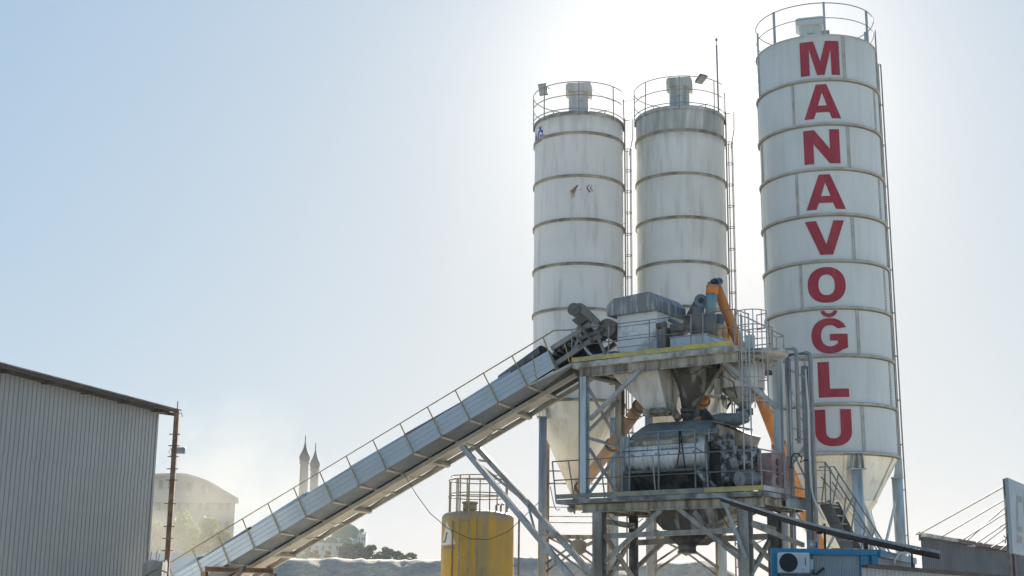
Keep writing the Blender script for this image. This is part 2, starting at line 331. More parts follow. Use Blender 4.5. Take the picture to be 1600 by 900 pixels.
heightfield('hill', 'hillg', [-260+4*i for i in range(84)], [100+5*i for i in range(125)], hill_h)
def ridge(name, Yc, tops, depth, wn):
    xs = []; Z = []
    for px, py in tops: p = at(px, py, Yc); xs.append(p.x); Z.append(p.z)
    def fn(x, y):
        z = float(np.interp(x, xs, Z, left=-0.4, right=-0.4))
        t = abs(y-Yc)/depth
        z = z*max(0.0, 1-t**1.25) if z > 0 else z
        return z + wn*mnoise.noise(V((x*0.7, y*0.7, 3)))+wn*0.6*mnoise.noise(V((x*2.3, y*2.3, 8)))-0.1*(t > 1)
    n = int((xs[-1]-xs[0])/0.3)
    heightfield(name, 'gravel', [xs[0]-1+0.3*i for i in range(n+8)], [Yc-depth-1+0.4*i for i in range(int((2*depth+2)/0.4)+1)], fn)
ridge('gravel_mound', 100, [(380, 960), (405, 876), (470, 873), (560, 873), (640, 875), (690, 874), (730, 872), (800, 871), (850, 869), (890, 874), (940, 879), (975, 888), (1005, 900), (1040, 955)], 9, 0.16)
ridge('gravel_mound', 82, [(940, 955), (965, 892), (1000, 882), (1040, 877), (1075, 873), (1095, 873), (1120, 880), (1140, 890), (1160, 902), (1190, 930), (1215, 957)], 8, 0.14)

# ------------------------------------------------------------------ cement silos
def silo_pos(px0, px1, py, Rr):
    a0, a1 = az(px0, py), az(px1, py); D = Rr/math.sin((a1-a0)/2); a = (a0+a1)/2
    return V((D*math.sin(a), D*math.cos(a), 0)), D, a
def zfront(c, D, Rr, py):                 # height on the wall nearest the camera that shows at picture row py
    lo, hi = 0.0, 40.0; n = V((c.x, c.y, 0)).normalized(); p = c-n*Rr
    for _ in range(40):
        z = (lo+hi)/2; q = V((p.x, p.y, z))-CP
        y = 450-FPX*q.dot(UP)/q.dot(FW)
        if y > py: lo = z
        else: hi = z
    return z
def tocam(c): return math.atan2(-c.y, -c.x)

def ladder(root, c, Rr, ang, z0, z1, hoop_z, out=0.10, lw=0.4, hr=0.36, hoops=True, mt='rail'):
    n = V((math.cos(ang), math.sin(ang), 0)); t = V((-n.y, n.x, 0)); b = c+n*(Rr+out)
    mb = MB()
    for s in (-1, 1): mb.tube(b+t*lw/2*s+V((0, 0, z0)), b+t*lw/2*s+V((0, 0, z1)), 0.02, 6)
    z = z0+0.15
    while z < z1: mb.tube(b-t*lw/2+V((0, 0, z)), b+t*lw/2+V((0, 0, z)), 0.011, 5); z += 0.3
    z = z0+0.5
    while z < z1: mb.tube(b+V((0, 0, z)), b-n*(out+0.02)+V((0, 0, z)), 0.014, 5); z += 1.5
    mb.build('ladder', mt, root)
    if hoops:
        cg = MB(); cc = b+n*hr*0.75
        A0, A1 = ang-R(140), ang+R(140)
        for z in hoop_z: cg.path(arc(cc, hr, z, A0, A1, 14), 0.015, 6)
        for a in (-100, -45, 0, 45, 100):
            q = cc+V((math.cos(ang+R(a)), math.sin(ang+R(a)), 0))*hr
            cg.tube(q+V((0, 0, hoop_z[0])), q+V((0, 0, hoop_z[-1])), 0.011, 5)
        cg.build('ladder_cage', mt, root)

def vent(root, c, dx, z, r, h, m, m2):
    n = V((c.x, c.y, 0)).normalized(); t = V((n.y, -n.x, 0)); p = c+t*dx-n*0.1
    mb = MB(); mb.lathe(V((p.x, p.y, 0)), [(r*1.12, z-0.25), (r*1.12, z+0.10), (r, z+0.12), (r, z+h*0.8)], 28)
    v = mb.build('vent_filter', m, root)
    hb = MB(); ang = math.atan2(t.y, t.x)
    z0, z1 = z+h*0.76, z+h; a = r*1.12
    X = V((math.cos(ang), math.sin(ang), 0)); Y = V((-X.y, X.x, 0))
    prof = [(-a*1.0, z0+0.02), (-a*1.16, z0+0.35*(z1-z0)), (-a*1.12, z1-0.05), (-a*0.95, z1), (a*0.98, z1+0.02), (a*1.12, z0+0.6*(z1-z0)), (a*1.18, z0-0.05), (a*1.02, z0)]
    hb.loft([[V((p.x, p.y, 0))+X*u-Y*a*1.05+V((0, 0, zz)) for u, zz in prof], [V((p.x, p.y, 0))+X*u+Y*a*1.05+V((0, 0, zz)) for u, zz in prof]])
    hb.build('hood', m2, v, bevel=0.02)
    pb = MB(); pb.box(V((p.x, p.y, 0))-Y*(r+0.03)+X*0.03*r+V((0, 0, z+h*0.55)), 0.18, 0.06, 0.14, ang)
    pb.build('inspection_hatch', m2, v)
    return v

def small_silo(label, edges, wallmat, ringrows, toprow, conerow, seed):
    rnd = random.Random(seed); Rr = 1.65
    c, D, a = silo_pos(*edges, Rr); tc = tocam(c); n = V((c.x, c.y, 0)).normalized(); t = V((n.y, -n.x, 0))
    root = thing('cement_silo', label, 'silo', c, 'cement silos of the concrete plant')
    zt = zfront(c, D, Rr, toprow); zc = zfront(c, D, Rr, conerow)
    zr = [zfront(c, D, Rr, r) for r in ringrows]
    step = (zr[0]-zr[-1])/(len(zr)-1); zr = [zr[0]-step*i for i in range(len(zr)+3)]; zr = [z for z in zr if z > zc+0.6]
    mb = MB(); prof = [(Rr-0.012, zt-0.05)]
    zz = [zt-0.05]+zr+[zc]
    prof = []
    for i in range(len(zz)-1):
        prof += [(Rr, zz[i]-0.01), (Rr-0.012*(i % 2), (zz[i]+zz[i+1])/2), (Rr, zz[i+1]+0.01)]
    mb.lathe(c, prof[::-1], 96); wall = mb.build('wall', wallmat, root)
    for i, z in enumerate([zc]+zr[::-1]):
        rb = MB(); rb.lathe(c, [(Rr-0.01, z-0.055), (Rr+0.05, z-0.05), (Rr+0.05, z-0.03), (Rr+0.022, z-0.025), (Rr+0.022, z+0.025), (Rr+0.05, z+0.03), (Rr+0.05, z+0.05), (Rr-0.01, z+0.055)], 96, smooth=False)
        rb.build('ring_flange', 'ring', root)
    # roof
    rf = MB(); rf.lathe(c, [(Rr+0.045, zt-0.12), (Rr+0.05, zt-0.02), (Rr+0.0, zt+0.03), (Rr*0.6, zt+0.16), (0.3, zt+0.22), (0.0, zt+0.22)], 72); rf.build('roof', 'ring' if seed == 1 else wallmat, root)
    vent(root, c, 0.0, zt+0.12, 0.38, 1.42, wallmat, wallmat)
    # guard rail
    g = MB(); gap0, gap1 = tc-R(250), tc+R(70)
    for i, h in enumerate((0.1, 0.62, 1.13)):
        a0, a1 = (gap0+R(14*i), gap1-R(2)) if i else (0, 2*math.pi)
        g.path(arc(c, Rr+0.06, zt+h, a0, a1, 64), 0.017, 6)
    for k in range(7):
        aa = tc+R(-150+48*k+6); q = c+V((math.cos(aa), math.sin(aa), 0))*(Rr+0.06)
        lean = V((math.cos(aa), math.sin(aa), 0))*rnd.uniform(-0.05, 0.02)
        g.tube(q+V((0, 0, zt-0.15)), q+lean+V((0, 0, zt+1.13)), 0.02, 6)
    g.build('guard_rail', 'rail', root)
    # cone, with spout
    cb = MB(); ca = zc-3.15
    cb.lathe(c, [(0.21, ca-0.02), (0.26, ca), (Rr-0.01, zc-0.055)], 72); cone = cb.build('cone', 'cream', root)
    s = MB(); s.tube(c+V((0, 0, ca-0.55)), c+V((0, 0, ca)), 0.2, 20); s.lathe(c, [(0.2, ca-0.12), (0.3, ca-0.12), (0.3, ca-0.04), (0.2, ca-0.04)], 24, False)
    s.build('outlet', 'cream_dirty', cone)
    # legs
    legs = []
    for sx, sy, wd in ((-1, -1, 0), (1, -1, 0), (-1, 1, 1), (1, 1, 1)):
        q = c+t*sx*(1.24 if sy < 0 else 1.13)+n*sy*1.15; q.z = 0
        lb = MB(); top = zc-0.55
        if sy < 0: lb.tube(q, q+V((0, 0, top)), 0.14, 20)
        else: lb.ibeam(q, q+V((0, 0, top)), 0.17, 0.19, n)
        # saddle bracket up to the flange
        for d in (-0.12, 0, 0.12): lb.beam(q+t*d+V((0, 0, top)), q+t*d+V((0, 0, zc-0.03)), 0.018, 0.2, n)
        lb.box(q+V((0, 0, top-0.02)), 0.42, 0.42, 0.04, math.atan2(t.y, t.x))
        lb.build('leg', 'lsteel' if (sy < 0 and sx > 0) else ('galv' if sy < 0 else 'cream_dirty'), root); legs.append(q)
    br = MB()
    zb = zfront(c, D, Rr, 832)
    for i, j in ((0, 1), (1, 3), (3, 2), (2, 0)):
        p, q = legs[i], legs[j]; mid = (p+q)/2
        if i != 0: br.beam(p+V((0, 0, zb)), q+V((0, 0, zb)), 0.12, 0.14)
        z0, z1 = zb-1.25, zb+0.15
        for off in (-0.13, 0.13):
            br.beam(p+V((0, 0, z0+off)), mid+V((0, 0, zb-0.42+off)), 0.05, 0.07); br.beam(mid+V((0, 0, zb-0.42+off)), q+V((0, 0, z1-0.02+off)), 0.05, 0.07)
        br.beam(q+V((0, 0, z0)), mid+V((0, 0, zb-0.42)), 0.06, 0.08); br.beam(mid+V((0, 0, zb-0.42)), p+V((0, 0, z1)), 0.06, 0.08)
        d = (q-p).normalized(); cgp = mid+V((0, 0, zb-0.42))
        br.slab([cgp-d*0.28-V((0, 0, 0.12)), cgp-V((0, 0, 0.26)), cgp+d*0.28-V((0, 0, 0.12)), cgp+d*0.28+V((0, 0, 0.12)), cgp+V((0, 0, 0.26)), cgp-d*0.28+V((0, 0, 0.12))], d.cross(V((0, 0, 1)))*0.02)
    br.build('brace', 'cream_dirty', root)
    rl = MB()
    for dz in (0.5, 0.72, 1.05): rl.beam(legs[2]+V((0, 0, zb+dz)), legs[3]+V((0, 0, zb+dz)), 0.03)
    for dz in (1.9, 2.35): rl.beam(legs[2]+V((0, 0, zb+dz)), legs[3]+V((0, 0, zb+dz)), 0.05)
    rl.build('cross_rail', 'cream_dirty', root)
    # ladder on the far right flank
    la = math.atan2(t.y, t.x)+R(3)
    hz = [zt-0.9-step*0.5*k for k in range(0, 22)]; hz = [z for z in hz if z > 3.0]
    ladder(root, c, Rr, la, 0.2, zt+0.3, [z for i, z in enumerate(hz)][::-1], out=0.07, hr=0.14, lw=0.2)
    gn = MB(); b = c+V((math.cos(la), math.sin(la), 0))*(Rr+0.1)
    gn.path([b+V((0, 0, zt+0.25)), b+t*0.28+V((0, 0, zt+0.3)), b+t*0.27+V((0, 0, zt-0.4)), b+t*0.14+V((0, 0, zt-1.1))], 0.02, 6)
    gn.build('ladder_handle', 'rail', root)
    return root, c, D, zt, t, n, Rr, wall, zr
S1 = small_silo('left small silo with a rusty torn patch and blue letters at its rim', (833.4, 974.8, 455), 'silo_a', [207, 274.5, 342.5, 411, 481.5], 174, 624, 1)
S2 = small_silo('middle silo with a dark stained top ring and a tall antenna mast', (995.6, 1137.2, 455), 'silo_b', [203, 270, 339.6, 408.5, 478.7], 165, 618, 2)

# marks on the left silo
c1, D1, zt1, t1, n1, Rs = S1[1], S1[2], S1[3], S1[4], S1[5], S1[6]
def cyl_pt(c, Rr, ang, z): return V((c.x+Rr*math.cos(ang), c.y+Rr*math.sin(ang), z))
def wrap_text(txt, m, c, Rr, tc, a_mid, z, h, parent, name):
    cu = bpy.data.curves.new('lettering', 'FONT'); cu.body = txt; cu.size = h/0.72; cu.align_x = 'CENTER'; cu.offset = 0.02
    t = bpy.data.objects.new('lettering', cu); COL.objects.link(t)
    dg = bpy.context.evaluated_depsgraph_get(); me = bpy.data.meshes.new_from_object(t.evaluated_get(dg)); bpy.data.objects.remove(t)
    o0 = origin(parent)
    for v in me.vertices: v.co = cyl_pt(c, Rr+0.008, tc+a_mid+v.co.x/Rr, z+v.co.y)-o0
    me.materials.clear(); me.materials.append(M[m]); ob = bpy.data.objects.new(name, me); COL.objects.link(ob); ob.parent = parent; return ob
wrap_text('AĞ', 'bluetext', c1, Rs, tocam(c1), R(-66), zt1-0.86, 0.42, S1[0], 'lettering')
rr_ = MB()        # rust run below the tear
zp0 = zfront(c1, D1, Rs, 297)
for a_, w_, zt_r, zb_r in ((-0.24, 0.05, 0.0, -0.34), (-0.17, 0.045, 0.08, -0.30), (-0.11, 0.04, 0.10, -0.12), (-0.30, 0.03, -0.02, -0.16)):
    rr_.add([cyl_pt(c1, Rs+0.009, tocam(c1)+(a_-w_)/Rs, zp0+zt_r), cyl_pt(c1, Rs+0.009, tocam(c1)+(a_-w_*0.3)/Rs, zp0+zb_r), cyl_pt(c1, Rs+0.009, tocam(c1)+(a_+w_*0.3)/Rs, zp0+zb_r+0.05), cyl_pt(c1, Rs+0.009, tocam(c1)+(a_+w_)/Rs, zp0+zt_r+0.04)], [(0, 1, 2, 3)])
rr_.build('rust_run', 'rustrun', S1[0])
pt = MB()          # torn patch and rusty tear on the second ring
def patch(mb, c, Rr, tc, pts, zc0):
    mb.add([cyl_pt(c, Rr+0.012, tc+a/Rr, zc0+z) for a, z in pts], [tuple(range(len(pts)))])
zp = zfront(c1, D1, Rs, 297)
patch(pt, c1, Rs, tocam(c1), [(-0.30, -0.03), (-0.18, 0.05), (-0.06, 0.2), (-0.02, 0.17), (-0.10, 0.04), (-0.2, -0.16), (-0.22, -0.06)], zp)
patch(pt, c1, Rs, tocam(c1), [(0.02, 0.0), (0.12, 0.03), (0.12, 0.015), (0.02, -0.015)], zp)
patch(pt, c1, Rs, tocam(c1), [(0.27, 0.09), (0.36, 0.2), (0.52, 0.21), (0.37, 0.18), (0.31, 0.09), (0.44, -0.06), (0.37, -0.08)], zp)
patch(pt, c1, Rs, tocam(c1), [(0.40, 0.09), (0.48, 0.17), (0.44, 0.08), (0.53, -0.02), (0.49, -0.03)], zp)
pt.build('torn_patch', 'rust', S1[0])

# floodlights and mast
def floodlight(label, p, facing, tilt, parent_arm_to):
    root = thing('floodlight', label, 'lamp', p, 'floodlights on the silo tops')
    f = V((math.sin(facing)*math.cos(tilt), math.cos(facing)*math.cos(tilt), math.sin(tilt))); x = f.cross(V((0, 0, 1))).normalized(); y = x.cross(f)
    b = MB(); q = [-x*0.17-y*0.22, x*0.17-y*0.22, x*0.17+y*0.22, -x*0.17+y*0.22]
    b.hexa([p+a*0.75-f*0.11 for a in q], [p+a for a in q]); b.build('housing', 'dsteel', root)
    g = MB(); g.slab([p+a*0.86+f*0.004 for a in q], f*0.012); g.build('lens', 'lens', root)
    br = MB(); br.path([p-x*0.18, p-x*0.2-f*0.16, V(parent_arm_to)], 0.014, 6); br.build('bracket', 'rail', root)
pf = hd(848.5, 140, S1[2]-0.9)
floodlight('dark floodlight tilted on the rail of the left small silo', pf, R(205), R(-25), hd(854, 136, S1[2]-0.9))
pf = hd(1096, 124, S2[2]-1.3)
floodlight('flat floodlight above the rail beside the vent of the middle silo', pf, R(150), R(-62), hd(1088, 127, S2[2]-1.3))
mr = thing('antenna_mast', 'tall thin antenna mast rising from the rim of the middle silo', 'antenna', hd(1123, 178, S2[2]-0.7))
b = MB(); b.tube(hd(1123, 182, S2[2]-0.7), hd(1119.5, 70, S2[2]-0.7), 0.032, 8); b.build('pole', 'rail', mr)
b = MB(); p0 = hd(1119.5, 70, S2[2]-0.7); b.tube(p0, p0+V((0, 0, 0.3)), 0.014, 6); b.tube(p0+V((0, 0, 0.12)), p0+V((0, 0, 0.2)), 0.012, 8, 0.06); b.tube(p0+V((0, 0, 0.2)), p0+V((0, 0, 0.28)), 0.06, 8, 0.01); b.build('tip', 'rail', mr)
# drooping wire between the two small silos
wq = thing('overhead_wire', 'thin wire drooping between the tops of the two small silos', 'wire', hd(968, 150, 50))
b = MB(); A, B = hd(925, 140, S1[2]-1.0), hd(1003, 150, S2[2]-1.0)
b.path([A.lerp(B, i/12)-V((0, 0, 0.35*math.sin(math.pi*i/12))) for i in range(13)], 0.008, 5); b.build('strand', 'rail', wq)

# ------------------------------------------------------------------ big lettered silo
Rb = 2.2
cb, Db, ab = silo_pos(1196.0, 1390.6, 470, Rb); tcb = tocam(cb); nb = V((cb.x, cb.y, 0)).normalized(); tb_ = V((nb.y, -nb.x, 0))
BS = thing('cement_silo', 'tallest silo of bolted plates with big red letters down its side', 'silo', cb, 'cement silos of the concrete plant')
rows = [55, 124, 194, 265, 337, 409, 482, 555.5, 630, 707]
zs = [zfront(cb, Db, Rb, r) for r in rows]; zT, zB = zs[0], zs[-1]; stp = (zs[1]-zs[-1])/8
zl = [zs[1]-stp*i for i in range(9)]
tiers = [(zT, zl[0])]+[(zl[i], zl[i+1]) for i in range(8)]
w = MB()
for i, (a, b_) in enumerate(tiers):
    rr = Rb if i % 2 else Rb-0.012
    w.lathe(cb, [(rr, b_+0.0), (rr, a)], 120)
bigwall = w.build('wall', 'silo_c', BS)
for i, z in enumerate(zl):
    f = MB(); f.lathe(cb, [(Rb-0.02, z-0.05), (Rb+0.018, z-0.045), (Rb+0.075 if i < 8 else Rb+0.09, z-0.012), (Rb+0.075 if i < 8 else Rb+0.09, z+0.012), (Rb+0.018, z+0.045), (Rb-0.02, z+0.05)], 120, smooth=False)
    f.build('ring_flange', 'seam', BS)
bo = MB()
def bolt(a, z, r=0.026):
    p = cyl_pt(cb, Rb, a, z); d = V((math.cos(a), math.sin(a), 0)); bo.tube(p, p+d*0.045, r, 6, r*0.6)
for z in zl:
    for k in range(-48, 49): bolt(tcb+R(k*1.95), z-0.075)
for i, (a, b_) in enumerate(tiers):
    offs = (27, -72, 82) if i % 2 == 0 else (-23, 66, -88)
    for o in offs:
        aa = tcb+R(o); p0, p1 = cyl_pt(cb, Rb, aa, b_+0.05), cyl_pt(cb, Rb, aa, a-0.05)
        sv = MB(); sv.beam(p0, p1, 0.10, 0.035, V((math.cos(aa), math.sin(aa), 0)))
        sv.build('plate_seam', 'seam', BS)
        z = b_+0.12
        while z < a-0.08:
            bolt(aa+0.014, z, 0.02); z += 0.105
bo.build('bolts', 'bolt', BS)
r_ = MB(); r_.lathe(cb, [(Rb+0.01, zT-0.02), (Rb+0.035, zT), (Rb+0.01, zT+0.03), (Rb*0.5, zT+0.25), (0.0, zT+0.3)], 90); r_.build('roof', 'silo_c_roof', BS)
vent(BS, cb, -0.14, zT+0.16, 0.42, 1.25, 'silo_c', 'silo_c')
g = MB(); gr = Rb-0.02
g.path(arc(cb, gr, zT+1.25, 0, 2*math.pi, 80)[:-1], 0.019, 6, closed=True); g.path(arc(cb, gr-0.02, zT+0.68, 0, 2*math.pi, 80)[:-1], 0.016, 6, closed=True)
g.build('guard_rail', 'rail', BS)
for o in (-98, -42, 10, 62, 118, 178, 225):
    aa = tcb+R(o); q = cyl_pt(cb, gr-0.03, aa, 0); gp = MB(); gp.beam(q+V((0, 0, zT-0.02)), q+V((0, 0, zT+1.29)), 0.07, 0.07, V((math.cos(aa), math.sin(aa), 0))); gp.build('rail_post', 'galv', BS)
gp = MB(); q = cyl_pt(cb, gr-0.10, tcb+R(11), zT+0.12); gp.box(q, 0.28, 0.12, 0.16, math.atan2(tb_.y, tb_.x))
gp.build('post_foot', 'galv', BS)
# mesh sheets bulging past the rim at both flanks
# cone, wide then narrow
cn = MB(); zc1 = zB-0.05; zmid = zB-1.55; rm = 1.36
cn.lathe(cb, [(0.28, zB-3.1), (rm-0.04, zmid-0.06), (rm, zmid), (rm+0.05, zmid+0.02), (rm+0.02, zmid+0.06), (Rb-0.02, zc1)], 90)
cone = cn.build('cone', 'cream', BS)
so_ = MB(); so_.tube(cb+V((0, 0, zB-3.9)), cb+V((0, 0, zB-3.05)), 0.25, 20); so_.build('outlet', 'cream_dirty', cone)
for o in (-66, 66, 10, -120, 130):
    aa = tcb+R(o); d = V((math.cos(aa), math.sin(aa), 0)); cs = MB(); cs.beam(cb+d*(rm+0.03)+V((0, 0, zmid)), cb+d*(Rb+0.01)+V((0, 0, zc1-0.03)), 0.09, 0.03, d); cs.build('cone_seam', 'cream', cone)
LG = []
for o in (-62, 20, 88, 150, -118):
    aa = tcb+R(o); d = V((math.cos(aa), math.sin(aa), 0)); q = cb+d*(Rb-0.10); q.z = 0; LG.append(q)
    lb = MB(); top = zB-0.55 if o != 88 else zB-0.7; lb.tube(q, q+V((0, 0, top)), 0.185, 28)
    lb.box(q+V((0, 0, top+0.0)), 0.55, 0.42, 0.035, aa+math.pi/2)
    tt = V((-d.y, d.x, 0))
    for s in (-0.2, 0, 0.2):
        lb.add([q+tt*s+d*0.18+V((0, 0, top)), q+tt*s-d*0.12+V((0, 0, top)), q+tt*s+d*0.0+V((0, 0, zB-0.05)), q+tt*s+d*0.14+V((0, 0, zB-0.05))], [(0, 1, 2, 3)])
        lb.beam(q+tt*s+d*0.1+V((0, 0, top)), q+tt*s*0.8+d*0.1+V((0, 0, zB-0.04)), 0.02, 0.2, d)
    lb.build('leg', 'lsteel' if o in (20, 88) else 'galv', BS)
br = MB()
for i, j in ((0, 1), (1, 2), (2, 3), (3, 4), (4, 0)):
    p, q = LG[i], LG[j]
    for z in (zB-3.4, zB-4.0): br.beam(p+V((0, 0, z)), q+V((0, 0, z)), 0.07, 0.09)
    br.beam(p+V((0, 0, zB-1.2)), p.lerp(q, 0.55)+V((0, 0, zB-3.3)), 0.05, 0.09); br.beam(q+V((0, 0, zB-1.2)), p.lerp(q, 0.55)+V((0, 0, zB-3.3)), 0.05, 0.09)
br.build('brace', 'lsteel', BS)
la = math.atan2(tb_.y, tb_.x)+R(2)
ladder(BS, cb, Rb, la, 0.2, zT+0.9, [zT-0.45-stp*0.94*k for k in range(13)][::-1], out=0.03, lw=0.2, hr=0.085)

# letters, drawn as outlines, cut into narrow strips and wrapped round the wall
def ell(cx, cy, rx, ry, a0, a1, n, p=2.0):
    out = []
    for i in range(n+1):
        a = R(a0+(a1-a0)*i/n); c_, s_ = math.cos(a), math.sin(a)
        out.append((cx+rx*math.copysign(abs(c_)**(2/p), c_), cy+ry*math.copysign(abs(s_)**(2/p), s_)))
    return out
GL = {
 'M': [[(0, 0), (.23, 0), (.23, .78), (.41, 0), (.60, 0), (.78, .76), (.78, 0), (1, 0), (1, 1), (.65, 1), (.505, .40), (.35, 1), (0, 1)]],
 'A': [[(0, 0), (.26, 0), (.325, .18), (.675, .18), (.74, 0), (1, 0), (.63, 1), (.35, 1)], [(.385, .38), (.5, .76), (.615, .38)]],
 'N': [[(0, 0), (.27, 0), (.27, .58), (.70, 0), (1, 0), (1, 1), (.72, 1), (.72, .42), (.30, 1), (0, 1)]],
 'V': [[(.37, 0), (.68, 0), (1, 1), (.73, 1), (.525, .30), (.29, 1), (0, 1)]],
 'O': [ell(.5, .5, .5, .5, 0, 360, 44, 2.2)[:-1], ell(.5, .5, .21, .285, 360, 0, 32, 2.3)[:-1]],
 'G': [[(1, .55), (.52, .55), (.52, .36), (.73, .36), (.73, .29)]+ell(.53, .5, .245, .30, -52, -308, 30, 2.2)+[(.74, .70), (.97, .74)]+ell(.52, .5, .50, .5, 40, 310, 40, 2.2)+[(1, .16)]],
 'breve': [ell(.5, 1, .5, 1.0, 180, 360, 16)+[(.76, 1)]+ell(.5, 1, .26, .42, 360, 180, 12)[1:-1]+[(.24, 1)]],
 'L': [[(0, 0), (1, 0), (1, .24), (.38, .24), (.38, 1), (0, 1)]],
 'U': [[(0, 1), (0, .42)]+ell(.5, .42, .5, .42, 180, 360, 30, 2.2)+[(1, 1), (.70, 1), (.70, .40)]+ell(.5, .40, .20, .19, 360, 180, 16, 2.2)[1:]+[(.30, 1)]],
}
def letter(key, x0, x1, y0, y1, wob=0.0):
    cu = bpy.data.curves.new('outline', 'CURVE'); cu.dimensions = '2D'; cu.fill_mode = 'BOTH'
    for lp in GL[key]:
        sp = cu.splines.new('POLY'); sp.points.add(len(lp)-1); sp.use_cyclic_u = True
        for p, q in zip(sp.points, lp): p.co = (q[0], q[1], 0, 1)
    t = bpy.data.objects.new('outline', cu); COL.objects.link(t); dg = bpy.context.evaluated_depsgraph_get()
    me = bpy.data.meshes.new_from_object(t.evaluated_get(dg)); bpy.data.objects.remove(t)
    bm = bmesh.new(); bm.from_mesh(me)
    for i in range(1, 24): bmesh.ops.bisect_plane(bm, geom=bm.verts[:]+bm.edges[:]+bm.faces[:], plane_co=(i/24, 0, 0), plane_no=(1, 0, 0))
    # angle on the wall of each picture column, height of each row
    ym = (y0+y1)/2; x0 += (470-ym)*0.0099; x1 += (470-ym)*0.0099
    def ang_of(px):
        best = None
        lo, hi = tcb-R(80), tcb+R(80)
        for _ in range(40):
            m = (lo+hi)/2; q = cyl_pt(cb, Rb, m, zfront(cb, Db, Rb, ym))-CP
            x = 800+FPX*q.dot(RT)/q.dot(FW)
            if x < px: lo = m
            else: hi = m
        return m
    a0, a1 = ang_of(x0), ang_of(x1)
    z0, z1 = zfront(cb, Db, Rb, y1), zfront(cb, Db, Rb, y0)
    for v in bm.verts:
        a = a0+(a1-a0)*v.co.x; v.co = cyl_pt(cb, Rb+0.006, a, z0+(z1-z0)*v.co.y)-cb
    bm.to_mesh(me); bm.free(); me.materials.clear(); me.materials.append(M['red']); me.name = 'letter'
    for p in me.polygons: p.use_smooth = True
    o = bpy.data.objects.new('letter', me); COL.objects.link(o); o.parent = BS; o['label'] = 'red letter painted on the silo'
for k, a in (('M', (1250, 1311, 64.5, 117.5)), ('A', (1255.5, 1313, 132, 185.5)), ('N', (1256, 1312, 202.5, 255.5)), ('A', (1258.8, 1320.5, 272.5, 327)), ('V', (1258.6, 1320, 344.5, 398)),
             ('O', (1262, 1321.5, 417, 473)), ('breve', (1282.5, 1308.5, 485.3, 495.5)), ('G', (1267, 1324.5, 497, 552)), ('L', (1278.5, 1326, 565, 620.5)), ('U', (1273.8, 1331.3, 639.3, 697))):
    letter(k, *a)

# the big silo stands very slightly out of plumb, leaning left
BS.rotation_euler = (0, -R(0.5), 0); BS.location.x += 0.105
# ------------------------------------------------------------------ mixing tower frame of reference: s along the front edge (to the left), k away from us
PSI = R(36)
C0 = at(1190, 764, 40.0); C0 = V((C0.x, C0.y, 0))
UU = V((-math.cos(PSI), math.sin(PSI), 0)); VV = V((math.sin(PSI), math.cos(PSI), 0)); ZZ = V((0, 0, 1))
TA = math.atan2(UU.y, UU.x)
def tp(s, k, z): return C0+UU*s+VV*k+ZZ*z
def fp(px, py, k=0.0):                    # point on the upright plane k metres behind the front edge
    d = ray(px, py); t = ((C0-CP).dot(VV)+k)/d.dot(VV); return CP+d*t
def sk(p): q = V(p)-C0; return q.dot(UU), q.dot(VV)
def S(px, z, k=0.0):                      # s of the point on plane k, height z, at picture column px
    A = C0+VV*k+ZZ*z-CP; a, b = A.dot(RT), UU.dot(RT); c, d = A.dot(FW), UU.dot(FW); m = (px-800)/FPX
    return (m*c-a)/(b-m*d)
def tb(mb, s0, s1, k0, k1, z0, z1):
    q = [(s0, k0), (s1, k0), (s1, k1), (s0, k1)]
    return mb.hexa([tp(s, k, z0) for s, k in q], [tp(s, k, z1) for s, k in q])
def zf(px, py, k=0.0): return fp(px, py, k).z
def onS(px, z, k): return tp(S(px, z, k), k, z)

zUt, zUb, zUbeam = zf(1020, 553.5), zf(1020, 562), zf(1030, 577, 0.1)
zUtoe = zf(1020, 548.5)
zLt, zLb, zLbeam = zf(1030, 774, 0), zf(1030, 781), zf(1030, 797, 0.15)
zLtoe = zf(1030, 767)
sU0, sU1 = S(1152, zUt), S(894, zUt); sL0, sL1 = S(1193, zLt), S(869, zLt)
DK = 3.0
TW = thing('mixing_tower', 'steel tower with two railed decks that carries the concrete mixer', 'tower', C0+UU*3)
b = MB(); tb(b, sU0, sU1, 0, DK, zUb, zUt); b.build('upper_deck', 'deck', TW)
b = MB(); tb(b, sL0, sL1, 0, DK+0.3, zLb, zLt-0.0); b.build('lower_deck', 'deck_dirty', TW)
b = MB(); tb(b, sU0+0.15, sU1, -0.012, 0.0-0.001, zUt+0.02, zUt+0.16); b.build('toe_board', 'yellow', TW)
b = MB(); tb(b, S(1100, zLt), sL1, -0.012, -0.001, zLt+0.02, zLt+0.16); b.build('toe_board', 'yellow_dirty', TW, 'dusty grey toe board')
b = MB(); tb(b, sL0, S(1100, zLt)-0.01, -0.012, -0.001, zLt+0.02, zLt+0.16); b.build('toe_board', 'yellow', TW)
b = MB(); tb(b, sL0-0.012, sL0-0.001, 0.0, 1.4, zLt+0.02, zLt+0.16); b.build('toe_board', 'galv', TW, 'grey toe board at the side')
# deck beams
for zz, zt_, s0, s1, kk, mt in ((zUbeam, zUb, sU0+0.05, sU1-0.2, (0.12, 1.9, 2.85), 'cream_dirty'), (zLbeam, zLb, sL0+0.1, sL1-0.85, (0.18, 2.0, 2.8), 'cream_dirty')):
    for k in kk:
        b = MB(); h = zt_-zz; b.ibeam(tp(s0, k, (zt_+zz)/2-0.002), tp(s1, k, (zt_+zz)/2-0.002), 0.14, h); b.build('deck_beam', mt, TW)
    b = MB()
    for i in range(9):
        s = s0+(s1-s0)*i/8; b.ibeam(tp(s, 0.26, zt_-0.12), tp(s, kk[-1]-0.08, zt_-0.12), 0.10, 0.2)
    b.build('cross_beams', mt, TW)
